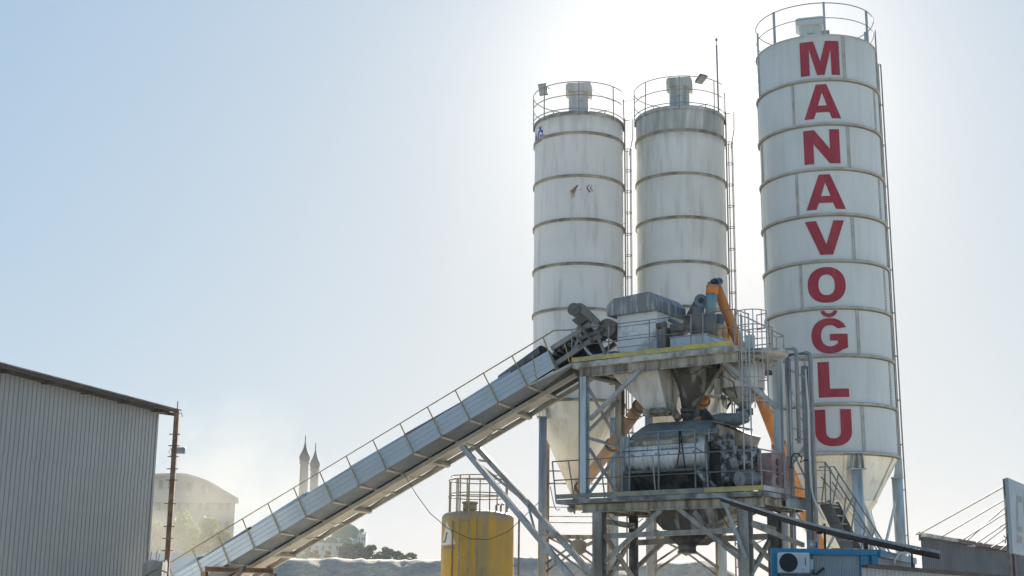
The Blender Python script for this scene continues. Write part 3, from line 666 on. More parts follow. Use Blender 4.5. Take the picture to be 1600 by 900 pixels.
# corbels, conduits and hanging cables
for px in (915, 1000, 1085, 1140):
    b = MB(); p = onS(px, zUb, 0.02); b.slab([p, p+VV*0.35, p+VV*0.35-ZZ*(zUb-zUbeam), p+VV*0.1-ZZ*0.02], UU*0.03); b.build('corbel', 'deck', TW)
for px in (885, 960, 1045, 1130, 1175):
    b = MB(); p = onS(px, zLb, 0.02); b.slab([p, p+VV*0.5, p+VV*0.5-ZZ*(zLb-zLbeam), p+VV*0.12-ZZ*0.02], UU*0.03); b.build('corbel', 'deck_dirty', TW)
b = MB(); b.path([onS(905, zUb-0.03, 0.05), onS(905, zLt+0.1, 0.05)], 0.018, 6); b.path([onS(1150, zUb-0.02, 0.1), onS(940, zUb-0.02, 0.1)], 0.02, 6); b.path([onS(1190, zLb-0.03, 0.06), onS(900, zLb-0.03, 0.06)], 0.02, 6); b.build('conduit', 'pipe_grey', TW)
def droop(p, q, sag, n=12): return [p.lerp(q, i/n)-ZZ*sag*math.sin(math.pi*i/n) for i in range(n+1)]
for (a, c, sg) in (((1053, 571, .3), (1100, 573, .5), .25), ((1128, 570, .4), (1178, 600, 1.2), .2), ((985, 640, .6), (1010, 648, .6), .12), ((965, 640, 1.9), (1012, 643, .9), .3), ((1120, 793, .1), (1196, 842, 1.2), .5), ((875, 795, .2), (860, 760, .5), .3), ((945, 800, .15), (1005, 810, 1.0), .35)):
    b = MB(); b.path(droop(fp(*a), fp(*c), sg), 0.013, 5); b.build('cable', 'black', TW)
# upper posts
def post(px, z0, z1, k, wd, m='lsteel', py=None, dirt=None):
    s = S(px, (z0+z1)/2, k); b = MB(); b.ibeam(tp(s, k, z0), tp(s, k, z1), wd*0.95, wd, VV, 0.022); b.build('post', m, TW); return s
sA = post(913.5, zLt, zUbeam, 0.12, 0.23)
sB = post(969, zLt, zUbeam, 1.9, 0.23, 'cream_dirty')
sC = post(1217, zLt-0.3, zf(1216, 558, 1.95), 1.95, 0.23)
bt = MB()      # knee plates and diagonals
def diag(p, q, w=0.09, h=0.09): bt.beam(p, q, w, h)
diag(fp(1000, 579, 0.12), fp(922, 655, 0.12), 0.11, 0.11)
diag(fp(1130, 566, 0.2), fp(1212, 636, 1.8), 0.13, 0.13)
diag(fp(920, 607, 0.13), fp(968, 695, 1.85), 0.055); diag(fp(921, 672, 0.13), fp(968, 625, 1.85), 0.055)
diag(fp(921, 685, 0.13), fp(970, 699, 1.85), 0.06); diag(fp(921, 701, 0.13), fp(968, 775, 1.85), 0.055); diag(fp(921, 770, 0.13), fp(968, 705, 1.85), 0.055)
diag(fp(921, 590, 0.13), fp(968, 600, 1.85), 0.08)
bt.build('brace', 'galv', TW)
# lower legs
def leg(px, k, wd, m, round_=False):
    s = S(px, zLbeam-1, k); b = MB()
    if round_: b.tube(tp(s, k, 0), tp(s, k, zLbeam), wd/2, 20)
    else: b.ibeam(tp(s, k, 0), tp(s, k, zLbeam), wd, wd*0.95, VV, 0.03)
    b.build('leg', m, TW); return s
s1_ = leg(937, 0.2, 0.33, 'leg'); s2_ = leg(990, 2.0, 0.30, 'dsteel', True); s3_ = leg(1165, 0.2, 0.33, 'leg'); s4_ = leg(1211, 2.0, 0.32, 'dsteel')
b = MB()
b.beam(fp(940, 838, 0.2), fp(1160, 828, 0.2), 0.12, 0.15); b.beam(fp(995, 848, 2.0), fp(1205, 838, 2.0), 0.12, 0.17)
b.beam(fp(944, 815, 0.3), fp(990, 822, 1.9), 0.12, 0.16); b.beam(fp(1170, 816, 0.3), fp(1212, 828, 1.9), 0.10, 0.14)
b.build('tie_beam', 'leg', TW)
for p, q in (((1034, 796, .2), (945, 878, .2)), ((1060, 794, .2), (1156, 872, .2)), ((1046, 838, 2.0), (997, 885, 2.0)), ((1110, 834, 2.0), (1205, 893, 2.0)), ((946, 838, .2), (990, 905, 1.9)), ((984, 845, 1.9), (945, 915, .2)), ((946, 887, .2), (985, 889, 1.9)),
             ((1173, 818, .2), (1255, 852, 2.6)), ((1173, 845, .2), (1204, 875, 2.0)), ((1204, 842, 2.0), (1172, 900, .2)), ((1085, 800, .2), (1118, 838, 1.0))):
    b = MB(); b.beam(fp(*p), fp(*q), 0.10, 0.13); b.build('brace', 'leg', TW)
# guard rails
def rails(name, m, runs, posts, r=0.02):
    b = MB()
    for pts in runs: b.path(pts, r, 6)
    for p, q in posts: b.tube(p, q, r, 6)
    return b.build(name, m, TW)
zr1, zr2 = zUt+1.07, zUt+0.55
rails('guard_rail', 'rail', [[onS(888, zr1, 0.03), onS(1148, zr1, 0.03), tp(sU0+0.05, 0.9, zr1)], [onS(890, zr2, 0.03), onS(1148, zr2, 0.03), tp(sU0+0.05, 0.9, zr2)]],
      [(onS(x, zUt, 0.03), onS(x, zr1, 0.03)) for x in (893.5, 951, 1014.5, 1079.5, 1098, 1148)])
zq1, zq2 = zLt+1.18, zLt+0.6
rails('guard_rail', 'rail', [[onS(863, zq1, 0.03), onS(1187, zq1, 0.03), tp(sL0+0.03, 1.4, zq1)], [onS(866, zq2, 0.03), onS(1187, zq2, 0.03), tp(sL0+0.03, 1.4, zq2)]],
      [(onS(869, zLt-0.1, 0.03), onS(863, zq1, 0.03)), (onS(897, zLt, 0.03), onS(888, zq1, 0.03)), (onS(1024.5, zLt, 0.03), onS(1019.5, zq1, 0.03)), (onS(1107, zLt, 0.03), onS(1103, zq1, 0.03)), (onS(945, zLt, 0.03), onS(938, zq1, 0.03)),
       (onS(1191.5, zLt-0.1, 0.03), onS(1187.5, zq1, 0.03)), (tp(sL0+0.03, 1.4, zLt), tp(sL0+0.03, 1.4, zq1)), (onS(1226, zLt, 1.2), onS(1226, zq1, 1.2))], 0.023)
# rear guard rail of the upper deck
rails('guard_rail', 'rail', [[tp(sU1-0.1, DK-0.03, zr1), tp(sU0+0.3, DK-0.03, zr1)], [tp(sU1-0.1, DK-0.03, zr2), tp(sU0+0.3, DK-0.03, zr2)]], [(tp(sU0+0.3+i*1.2, DK-0.03, zUt), tp(sU0+0.3+i*1.2, DK-0.03, zr1)) for i in range(5)])

# ladder cage beside the upper deck, walkway ring and stair rail down to the right
CG = thing('caged_ladder', 'vertical caged ladder climbing to the right end of the upper deck', 'ladder', fp(1165, 780, 0.1))
cgc = fp(1176, 560, 0.55); hr_ = 0.44
b = MB()
for a in (200, 235, 265, 300, 335, 10, 60, 120): 
    q = V((cgc.x+hr_*math.cos(R(a)), cgc.y+hr_*math.sin(R(a)), 0)); zlo = zf(1170, 640, 0.4) if a in (235, 265, 300, 335) else zf(1170, 610, 0.4)
    b.tube(q+ZZ*zlo, q+ZZ*zf(1176, 487, 0.5), 0.016, 6)
for py in (487, 510, 552, 592, 628):
    z = zf(1176, py, 0.5); b.path(arc(V((cgc.x, cgc.y, 0)), hr_, z, R(150), R(420), 20), 0.017, 6)
b.build('cage', 'galv', CG)
b = MB()
for px in (1158, 1170):
    p = fp(px, 520, 0.12); b.tube(V((p.x, p.y, zLt)), V((p.x, p.y, zf(px, 489, 0.12))), 0.022, 6)
pa, pb = fp(1158, 520, 0.12), fp(1170, 520, 0.12); z = zLt+0.25
while z < zf(1158, 500, 0.12): b.tube(V((pa.x, pa.y, z)), V((pb.x, pb.y, z)), 0.013, 5); z += 0.3
b.build('rungs', 'galv', CG)
# round landing plate and its sloping rail
LD = thing('landing', 'pale round landing plate with a sloping handrail next to the white post', 'platform', fp(1200, 780, 1.2))
lc = fp(1196, 552, 1.15)
b = MB(); b.lathe(V((lc.x, lc.y, 0)), [(0.0, lc.z-0.10), (0.62, lc.z-0.12), (0.66, lc.z-0.06), (0.66, lc.z+0.05), (0.0, lc.z+0.06)], 32, False); b.build('plate', 'deck', LD)
b = MB()
b.path([fp(1155, 493, 0.9), fp(1167, 496, 1.0), fp(1224.5, 525, 1.6)], 0.022, 6); b.path([fp(1167, 519, 1.0), fp(1198, 518, 1.3), fp(1213, 527, 1.6)], 0.018, 6); b.path([fp(1180, 529, 1.0), fp(1224, 526, 1.6)], 0.018, 6)
for x, y0, y1 in ((1164, 495, 548), (1176, 505, 550), (1205.5, 516, 548), (1213, 528, 547), (1224.5, 525, 556)): b.tube(fp(x, y0, 1.3), fp(x, y1, 1.3), 0.02, 6)
b.build('handrail', 'rail', LD)
b = MB(); q = fp(1171.5, 536, 1.0); b.box(q, 0.26, 0.2, 0.46, TA); b.box(q-ZZ*0.33, 0.2, 0.18, 0.2, TA); b.tube(q+ZZ*0.23, q+ZZ*0.4, 0.02, 8); b.build('control_box', 'lsteel', LD, bevel=0.015)
b = MB(); b.beam(fp(1172, 560, 1.2), fp(1172, 584, 1.2), 0.10); b.beam(fp(1196, 560, 1.5), fp(1214, 572, 1.9), 0.08); b.build('bracket', 'galv', LD)

# ------------------------------------------------------------------ weighing bin with hood on the upper deck
WB = thing('weighing_bin', 'silver bin under a dark splashed hood on the upper deck', 'bin', fp(990, 552, 0.6))
zh0, zh1 = zf(985, 491, 0.55), zf(985, 463, 0.55)
b = MB(); s0, s1 = S(1025, zh0, 0.55), S(963, zh0, 0.55)
tb(b, s0, s1, 0.58, 2.2, zUt, zh0+0.02); b.build('bin_body', 'hbody', WB, bevel=0.02)
b = MB()
for pyz in (0.3, 0.52, 0.75): tb(b, s0-0.012, s1+0.012, 0.565, 0.585, zUt+(zh0-zUt)*pyz, zUt+(zh0-zUt)*pyz+0.025)
b.build('stiffener', 'galv', WB)
b = MB(); sa, sb = S(1024.5, zh0, 0.4), S(947.5, zh0, 0.4); ww = sb-sa; hh = zh1-zh0
prof = [(sa, 0), (sb, 0), (sb, hh*0.58), (sb-0.13*ww, hh*0.93), (sa+0.14*ww, hh*1.08), (sa, hh*0.62)]
b.loft([[tp(s, 0.4, zh0+z) for s, z in prof], [tp(s, 2.3, zh0+z) for s, z in prof]]); b.build('hood', 'hood', WB, bevel=0.015)
b = MB(); b.tube(fp(1027, 510, 0.5), fp(1040, 507, 0.5), 0.1, 14); b.beam(fp(1040, 512, 0.45), fp(1040, 545, 0.45), 0.30, 0.14); b.beam(fp(1047, 500, 0.9), fp(1078, 516, 0.5), 0.14, 0.1)
b.build('duct', 'pipe_grey', WB)
b = MB(); b.tube(fp(1058, 508, 0.7), fp(1058, 530, 0.7), 0.22, 16); b.tube(fp(1050, 514, 0.5), fp(1070, 512, 0.5), 0.12, 12); b.build('vibrator', 'pipe_grey', WB)
CB = thing('dosing_box', 'low pale box with sloping side at the right end of the upper deck', 'box', fp(1085, 545, 0.6))
zt_ = zf(1080, 524.5, 0.35); a0, a1 = S(1103, zUt, 0.35), S(1047, zUt, 0.35)
b = MB(); q0 = [tp(a0, .35, zUt), tp(a1, .35, zUt), tp(a1, 1.6, zUt), tp(a0-0.45, 1.6, zUt)]; q1 = [tp(a0, .35, zt_), tp(a1, .35, zt_), tp(a1, 1.6, zt_), tp(a0, 1.6, zt_)]
b.hexa(q0, q1); b.build('box_body', 'mixpaint', CB, bevel=0.015)
b = MB(); tb(b, a0-0.02, a1+0.02, 0.33, 1.62, zt_+0.001, zt_+0.03); b.build('lid', 'galv', CB)
bx = thing('junction_box', 'small dark box standing on the upper deck by the conveyor head', 'box', fp(960, 553, 0.4))
b = MB(); s_, k_ = sk(fp(958, 545, 0.4)); tb(b, s_-0.16, s_+0.16, 0.32, 0.55, zUt, zUt+0.3); b.build('housing', 'dsteel', bx, bevel=0.015)

# ------------------------------------------------------------------ screw conveyors
def flange(b, p, d, r): d = d.normalized(); b.tube(p-d*0.03, p+d*0.03, r, 24)
def screw(label, p, q, r, m, joints, grp='screw conveyors feeding the mixing tower', fm='orange', r2=None):
    root = thing('screw_conveyor', label, 'conveyor', q, grp); d = (q-p).normalized()
    b = MB(); b.tube(p, q, r, 28, r2); b.build('tube', m, root)
    for t in joints:
        b = MB(); rf_ = r+((r2 or r)-r)*t+0.05; flange(b, p.lerp(q, t)-d*0.026, d, rf_); flange(b, p.lerp(q, t)+d*0.026, d, rf_); b.build('flange', fm, root)
    return root, d
pA, pB = fp(1118, 444, 1.6), at(1284, 864, 48.2)
SC, dA = screw('bright orange screw conveyor slanting down the right side of the tower', pA, pB, 0.15, 'orange', (0.25, 0.58, 0.8), r2=0.22)
b = MB(); nrm = dA; b.tube(pA-dA*0.06, pA-dA*0.0, 0.25, 24); b.build('end_flange', 'flange', SC)
b = MB(); e = pA-dA*0.06; b.tube(e-dA*0.09, e-dA*0.02, 0.11, 16)
for i in range(10):
    x, y = basis(dA); qq = e-dA*0.05+(x*math.cos(i*.628)+y*math.sin(i*.628))*0.215; b.tube(qq, qq+dA*0.03, 0.02, 6)
b.build('bearing', 'black', SC)
# outlet falling from the head: short orange neck, teal sleeve, dark boot
b = MB(); b.tube(fp(1113, 447, 1.35), fp(1112, 461, 1.3), 0.19, 20); b.build('outlet', 'orange', SC)
b = MB(); b.tube(fp(1112, 460, 1.3), fp(1109.5, 497, 1.2), 0.175, 20, 0.15); b.build('sleeve', 'teal', SC)
b = MB(); b.tube(fp(1109.5, 493, 1.2), fp(1106, 528, 1.1), 0.2, 20, 0.22); b.build('boot', 'pipe_grey', SC)
SD, dD = screw('short dusty brown screw conveyor with a grey end flange on the upper deck', fp(1093, 472, 1.2), fp(1058, 535, 5.2), 0.17, 'pipe_grey', (), fm='pipe_grey')
b = MB(); p = fp(1095, 470, 1.18); dd = dD; b.tube(p-dd*0.04, p+dd*0.02, 0.205, 24); b.build('end_flange', 'flange', SD); b = MB(); b.tube(p-dd*0.09, p-dd*0.035, 0.08, 14); b.build('bearing', 'black', SD)
b = MB(); b.tube(fp(1091, 481, 1.1), fp(1089, 528, 1.0), 0.18, 20); b.build('outlet', 'pipe_grey', SD)
SE, dE = screw('small screw conveyor end half hidden behind the teal sleeve', fp(1123, 502, 1.7), fp(1140, 535, 3.6), 0.14, 'orange_faded', (), fm='pipe_grey')
b = MB(); p = fp(1123, 500, 1.68); b.tube(p-dE*0.04, p+dE*0.02, 0.19, 24); b.build('end_flange', 'flange', SE)
b = MB(); b.tube(fp(1122, 508, 1.6), fp(1119, 532, 1.4), 0.13, 18); b.build('outlet', 'orange_faded', SE)
c1b = S1[1]
SF, dF = screw('faded orange screw conveyor rising from under the left silo cone', V((c1b.x, c1b.y, 0))+V((0, -0.35, 0))+ZZ*zfront(S1[1], S1[2], 0.3, 768), fp(1003, 630, 2.0), 0.195, 'orange_faded', (0.04, 0.55, 0.97), fm='pipe_grey')
c2b = S2[1]
SG, dG = screw('orange screw conveyor seen between the hopper cone and the mixer roof', V((c2b.x, c2b.y, 0))+V((0.1, -0.4, 0))+ZZ*zfront(S2[1], S2[2], 0.3, 775), fp(1100, 618, 2.4), 0.17, 'orange', (0.05, 0.95), fm='pipe_grey')

# ------------------------------------------------------------------ hoppers under the upper deck
def hopper4(name, label, top, bot, m, parts=()):
    """top: (s0,s1,k0,k1,z), bot likewise"""
    root = thing(name, label, 'hopper', tp((top[0]+top[1])/2, (top[2]+top[3])/2, zLt), 'hoppers between the decks')
    b = MB(); f = lambda t: [tp(t[0], t[2], t[4]), tp(t[1], t[2], t[4]), tp(t[1], t[3], t[4]), tp(t[0], t[3], t[4])]
    b.hexa(f(bot), f(top)); b.build('cone', m, root); return root
zt2 = zUbeam+0.02
H1 = hopper4('feed_hopper', 'white tapering hopper with dents under the left half of the upper deck', (S(1027, zt2, .35), S(953, zt2, .35), .35, 1.8, zt2+0.1), (S(1041, zf(1030, 640, .7), .7), S(1010, zf(1030, 640, .7), .7), .7, 1.3, zf(1030, 640, .7)), 'conewhite')
b = MB(); b.beam(fp(1011, 645, .65), fp(1043, 643, .65), 0.5, 0.2); b.tube(fp(1014, 644, .4), fp(1042, 642, .4), 0.07, 10); b.build('gate', 'cream_dirty', H1)
b = MB()
for i in range(9):
    x = 1012+i*3.6; b.path([fp(x, 641, .38), fp(x+1.5, 647+2*math.sin(i*2.0), .34), fp(x+6, 644+2.5*math.cos(i*1.3), .36)], 0.02, 5)
b.build('hose', 'cream_dirty', H1)
H2 = thing('cement_hopper', 'dark crusted conical hopper above the middle of the mixer', 'hopper', fp(1080, 770, 1.0), 'hoppers between the decks')
cc = fp(1087, 574, 1.25); cb2 = fp(1076, 644, 1.25); b = MB()
def ringp(c, r, n=24, sq=1.0): return [c+UU*r*math.cos(2*math.pi*i/n)+VV*r*sq*math.sin(2*math.pi*i/n) for i in range(n)]
b.loft([ringp(cb2, 0.19), ringp(cb2.lerp(cc, 0.5)+UU*-0.06, 0.46), ringp(cc+ZZ*0.12, 0.80)])
for i in range(len(b.sm)): b.sm[i] = True
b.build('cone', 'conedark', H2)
b = MB(); b.tube(cb2-ZZ*0.02, cb2+ZZ*0.10, 0.25, 20); b.tube(cb2-ZZ*0.18, cb2-ZZ*0.06, 0.25, 20); b.tube(cb2-ZZ*0.3, cb2+ZZ*0.02, 0.18, 16); b.build('clamp_ring', 'dsteel', H2)
b = MB(); b.tube(fp(1086, 645, .9), fp(1096, 644, .9), 0.06, 10); b.tube(fp(1091, 645, .9), fp(1095, 645, .9), 0.11, 12); b.build('actuator', 'dsteel', H2)
VP_ = thing('vent_pipe', 'tall dusty pipe curving down beside the dark conical hopper', 'pipe', fp(1046, 770, .9))
b = MB(); b.path([fp(1044, 570, .9), fp(1045, 600, .9), fp(1047, 625, .85), fp(1052, 641, .8), fp(1060, 655, .75)], 0.115, 16); b.build('pipe_run', 'cream_dirty', VP_)
b = MB(); b.path([fp(1033, 572, .8), fp(1038, 610, .85), fp(1045, 640, .9)], 0.07, 12); b.build('side_pipe', 'pipe_grey', VP_)
H3 = thing('water_hopper', 'pale round-sided vessel with a shallow cone behind the caged ladder', 'hopper', fp(1160, 770, 1.4), 'hoppers between the decks')
cc = fp(1160, 569, 1.4); cm = fp(1160, 609, 1.4); cl = fp(1163, 636, 1.4); b = MB(); rr3 = 0.66
b.loft([ringp(cm, rr3, 36), ringp(cc, rr3, 36)])
for i in range(len(b.sm)-2): b.sm[i] = True
b.build('shell', 'conewhite', H3)
b = MB(); b.loft([ringp(cl, 0.15, 36), ringp(cm-ZZ*0.001, rr3-0.003, 36)])
for i in range(len(b.sm)-2): b.sm[i] = True
b.build('cone', 'cream_dirty', H3)
b = MB(); b.tube(cl-ZZ*0.3, cl+ZZ*0.02, 0.16, 16); b.box(cl-ZZ*0.14, 0.45, 0.25, 0.2, TA); b.build('valve', 'dsteel', H3)
b = MB(); b.path([fp(1125, 585, .7), fp(1146, 597, .7), fp(1147, 606, .7), fp(1152, 622, .7)], 0.018, 6)
for i in range(4): b.path([fp(1127+i*2, 617, .8), fp(1129+i*2, 632-i, .8), fp(1136, 640-i*2, .8), fp(1142, 630-i, .8), fp(1139-i, 622, .8)], 0.014, 6)
b.build('cable', 'black', H3)
b = MB(); b.beam(fp(1122, 592, .75), fp(1122, 617, .75), 0.12, 0.2); b.beam(fp(1127, 580, .8), fp(1104, 618, .8), 0.13, 0.1); b.build('bracket', 'cream_dirty', H3)

# ------------------------------------------------------------------ the mixer
MX = thing('concrete_mixer', 'large drum mixer with dusty white front and tarpaulin roof on the lower deck', 'mixer', fp(1050, 775, .5))
kF, kB = 0.5, 2.3
def mx(px, py, k=kF): return fp(px, py, k)
zm0, zm1, zm2, zm3 = mx(1030, 772).z, mx(1030, 737).z, mx(1030, 681).z, mx(1030, 667, kF).z
sR, sLf = S(1104, (zm1+zm2)/2, kF), S(975, (zm1+zm2)/2, kF)
zloc = zm1-MX.location.z
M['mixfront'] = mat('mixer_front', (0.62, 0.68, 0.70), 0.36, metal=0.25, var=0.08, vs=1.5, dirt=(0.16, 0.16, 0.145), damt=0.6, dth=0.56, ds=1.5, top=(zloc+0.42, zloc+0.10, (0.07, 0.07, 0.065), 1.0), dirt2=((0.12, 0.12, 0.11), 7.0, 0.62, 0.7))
# front shell slightly curved
b = MB(); prof = []
for i in range(9):
    t = i/8; prof.append((kF-0.10*math.sin(math.pi*t), zm1+(zm2-zm1)*t))
back = [(kB, zm2), (kB, zm1)]
pr = prof+back
b.loft([[tp(sR+0.02, k, z) for k, z in pr], [tp(sLf-0.06, k, z) for k, z in pr]]); b.build('shell', 'mixfront', MX)
b = MB(); tb(b, sLf-0.10, sLf+0.02, kF-0.16, kB, zm1-0.05, zm2+0.05); b.build('end_plate', 'mixpaint', MX, bevel=0.01)
for i in range(6):
    b = MB(); q = tp(sLf-0.35-i*0.42, kF-0.115, zm1+0.52); b.tube(q, q-VV*0.03, 0.022, 8); b.build('bolt', 'bolt', MX)
b = MB(); b.beam(tp(sR+0.25, kF-0.13, zm2-0.22), tp(sLf-0.25, kF-0.13, zm2-0.22), 0.06, 0.11); b.build('strap', 'cream_dirty', MX)
b = MB(); b.beam(tp(sR+0.02, kF-0.14, zm1), tp(sLf-0.1, kF-0.14, zm1), 0.16, 0.07); b.build('ledge', 'dsteel', MX)
b = MB()   # crusted lower half and trough
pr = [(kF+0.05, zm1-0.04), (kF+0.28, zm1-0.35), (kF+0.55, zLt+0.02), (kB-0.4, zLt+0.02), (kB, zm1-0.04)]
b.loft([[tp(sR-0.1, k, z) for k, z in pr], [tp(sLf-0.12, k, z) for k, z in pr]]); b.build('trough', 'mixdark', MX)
for ss in (sLf-0.2, sR-0.1):
    b = MB(); tb(b, ss, ss+0.25, kF, kB, zLt, zm1-0.05); b.build('foot', 'dsteel', MX)
# slump of spilled concrete along the deck
b = MB(); n = 40; top = []
for i in range(n+1):
    s = sR-0.4+(sLf-sR)*i/n; top.append((s, 0.06+0.07*abs(mnoise.noise(V((s*1.3, 3, 0))))+0.03*abs(mnoise.noise(V((s*5, 1, 0))))))
b.v = []; 
for s, h in top: b.v += [tp(s, 0.10, zLt), tp(s, 0.22, zLt+h), tp(s, 0.5, zLt+h*1.3), tp(s, 0.9, zLt)]
for i in range(n):
    for j in range(3): b.f.append([i*4+j, i*4+j+1, i*4+4+j+1, i*4+4+j]); b.sm.append(True)
b.build('spilled_concrete', 'concrete', MX)
# roof tarpaulin: sagging sheet with folds
b = MB(); nx, ny = 46, 8; zr0 = mx(1030, 682).z; zr1_ = mx(1030, 660, kF+0.6).z
sT0, sT1 = S(1122, zr0, kF-0.15), S(983, zr0, kF-0.15)
for i in range(nx+1):
    for j in range(ny+1):
        u = i/nx; v = j/ny; s = sT0+(sT1-sT0)*u; s = s-(0.55*v if u > 0.5 else -0.0)*((u-0.5)*2)
        k = kF-0.2+v*1.1; z = zr0+(zr1_-zr0)*min(1, v*1.6)+0.035*mnoise.noise(V((s*2.2, k*3, 1)))+0.05*abs(mnoise.noise(V((s*0.9+k, k*1.2, 5))))-0.05*v*(v > .6)
        if j == 0: z -= 0.05+0.05*abs(mnoise.noise(V((s*3, 0, 9))))
        b.v.append(tp(s, k, z))
for i in range(nx):
    for j in range(ny): a = i*(ny+1)+j; b.f.append([a, a+1, a+ny+2, a+ny+1]); b.sm.append(True)
o = b.build('tarpaulin', 'tarp', MX); md = o.modifiers.new('thick', 'SOLIDIFY'); md.thickness = 0.03
b = MB(); tb(b, sT0+0.05, sT1-0.25, kF+0.05, kB, zm2, zr0+0.02); b.build('cover', 'dsteel', MX)
# drive end, crusted with cement
sD0, sD1 = S(1172, zm1, kF), S(1104, zm1, kF)
def blob(name, m, px0, px1, py0, py1, k0, k1, amp, seed, par=MX, n=12, chamf=0.22):
    za, zb_ = zf(px0, py1, k0), zf(px0, py0, k0); s0, s1 = S(px1, (za+zb_)/2, k0), S(px0, (za+zb_)/2, k0)
    bm = bmesh.new(); bmesh.ops.create_cube(bm, size=2); bmesh.ops.subdivide_edges(bm, edges=bm.edges, cuts=n, use_grid_fill=True)
    for v in bm.verts:
        c = v.co.copy(); r = c.normalized()*1.25; c = c.lerp(r, chamf)
        d = mnoise.noise(V((c.x*2.1+seed, c.y*2.1, c.z*2.1)))*amp+mnoise.noise(V((c.x*6+seed, c.y*6, c.z*6)))*amp*0.5
        c = c+v.co.normalized()*d
        v.co = tp((s0+s1)/2+c.x*(s1-s0)/2, (k0+k1)/2+c.y*(k1-k0)/2, (za+zb_)/2+c.z*(zb_-za)/2)-origin(par)
    me = bpy.data.meshes.new(name); bm.to_mesh(me); bm.free(); me.materials.append(M[m])
    for p in me.polygons: p.use_smooth = True
    o = bpy.data.objects.new(name, me); COL.objects.link(o); o.parent = par; return o
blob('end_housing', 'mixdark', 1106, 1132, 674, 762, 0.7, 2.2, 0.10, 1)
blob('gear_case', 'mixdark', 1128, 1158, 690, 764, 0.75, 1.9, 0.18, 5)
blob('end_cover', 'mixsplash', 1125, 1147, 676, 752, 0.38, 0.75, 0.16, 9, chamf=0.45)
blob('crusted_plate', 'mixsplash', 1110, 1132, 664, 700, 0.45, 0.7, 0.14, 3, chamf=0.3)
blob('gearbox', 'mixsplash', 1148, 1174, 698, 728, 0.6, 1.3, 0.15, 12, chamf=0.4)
b = MB(); b.loft([[mx(1118, 661, .4), mx(1128, 664, .4), mx(1158, 676, .4), mx(1150, 697, .45), mx(1122, 684, .45)], [p+VV*1.3 for p in (mx(1118, 661, .4), mx(1128, 664, .4), mx(1158, 676, .4), mx(1150, 697, .45), mx(1122, 684, .45))]])
b.build('side_cover', 'cream_dirty', MX, bevel=0.02)
b = MB(); b.slab([mx(1112, 659, .3), mx(1176, 672, .3), mx(1176, 673, 1.3), mx(1112, 661, 1.3)], ZZ*0.03); b.build('rain_plate', 'pipe_grey', MX)
b = MB(); b.path([mx(1100, 648, 1.0), mx(1125, 656, 1.0), mx(1150, 656, 1.0), mx(1166, 650, 1.0)], 0.2, 14); b.build('duct', 'tarp', MX)
b = MB(); p = mx(1162, 750, .55); q = mx(1186, 748, .9); b.tube(mx(1157, 749, .15), mx(1177, 748, .55), 0.235, 26); b.tube(mx(1177, 748, .55), mx(1187, 747, .8), 0.17, 22)
for i in range(16):
    d = (mx(1177, 748, .55)-mx(1157, 749, .15)).normalized(); x, y = basis(d); o_ = (x*math.cos(i*.393)+y*math.sin(i*.393))*0.235
    b.beam(mx(1159, 749, .17)+o_, mx(1176, 748, .53)+o_, 0.02, 0.02, o_)
b.build('motor', 'bluegrey', MX); b = MB(); d = (mx(1177, 748, .55)-mx(1157, 749, .15)).normalized(); b.tube(mx(1157, 749, .15)-d*0.05, mx(1157, 749, .15), 0.245, 26); b.tube(mx(1157, 749, .15)-d*0.09, mx(1157, 749, .15)-d*0.04, 0.07, 12); b.build('fan_cover', 'bluegrey', MX)
b = MB(); b.tube(mx(1168, 711, .7), mx(1180, 710, .9), 0.16, 20, 0.13); b.build('pulley', 'galv', MX)
# sloping splash-covered strut and chain
b = MB(); b.beam(mx(1092, 737, .2), mx(1117, 764, .2), 0.30, 0.10); b.build('chute_strut', 'mixsplash', MX)
b = MB(); b.path([mx(1061, 673, .3), mx(1062, 700, .28), mx(1058, 727, .3)], 0.022, 6); b.path([mx(1063, 673, .3), mx(1067, 706, .28), mx(1071, 733, .3)], 0.022, 6); b.build('hose', 'black', MX)
b = MB()
for i in range(5): z = mx(1108, 672+i*4, .3); b.tube(z-ZZ*0.03, z+ZZ*0.03, 0.035, 8)
b.build('chain', 'galv', MX)
lt = text_mesh('ELKOMIX', 'lettering', 'bluetext', mx(1033, 703.5, kF-0.13), -UU, ZZ, 0.11, -VV*0.01, MX)
lt.data.materials.clear(); lt.data.materials.append(M['bluegrey'])
# maintenance platform rail in front of the mixer
b = MB()
za, zb_, zc_ = zf(1030, 676, .25), zf(1030, 702.5, .25), zf(1030, 733, .25)
for z in (zb_,): b.path([tp(S(970, z, .25), .25, z), tp(S(1086, z, .25), .25, z), mx(1104, 710, .25)], 0.022, 6)
b.path([mx(970, 678, .25), mx(984, 677, .25), mx(1030, 674, .25), mx(1085, 671, .25), mx(1104, 690, .25)], 0.016, 6)
for x in (971.5, 983, 1028.5, 1085.5): b.tube(tp(S(x, za, .25), .25, zLt), tp(S(x, za, .25), .25, za), 0.026, 6)
b.build('access_rail', 'bluegrey', MX)
# red guard box on the right end of the lower deck
GB = thing('belt_guard', 'faded red box guard at the right corner of the lower deck', 'guard', fp(1190, 764, .8))
b = MB(); z0, z1 = zLt+0.02, zf(1190, 699, .7); s0, s1 = S(1180, z1, .75), S(1168, z1, .75)
tb(b, sL0+0.08, sL0+0.55, 0.75, 1.9, zLt+0.02, zLt+1.15); b.build('panel', 'pink', GB, bevel=0.02)
b = MB()
for z in (0.35, 0.62, 0.9): b.tube(tp(sL0+0.08, 1.1, zLt+z), tp(sL0+0.02, 1.1, zLt+z), 0.10, 16)
b.build('knob', 'pipe_grey', GB)

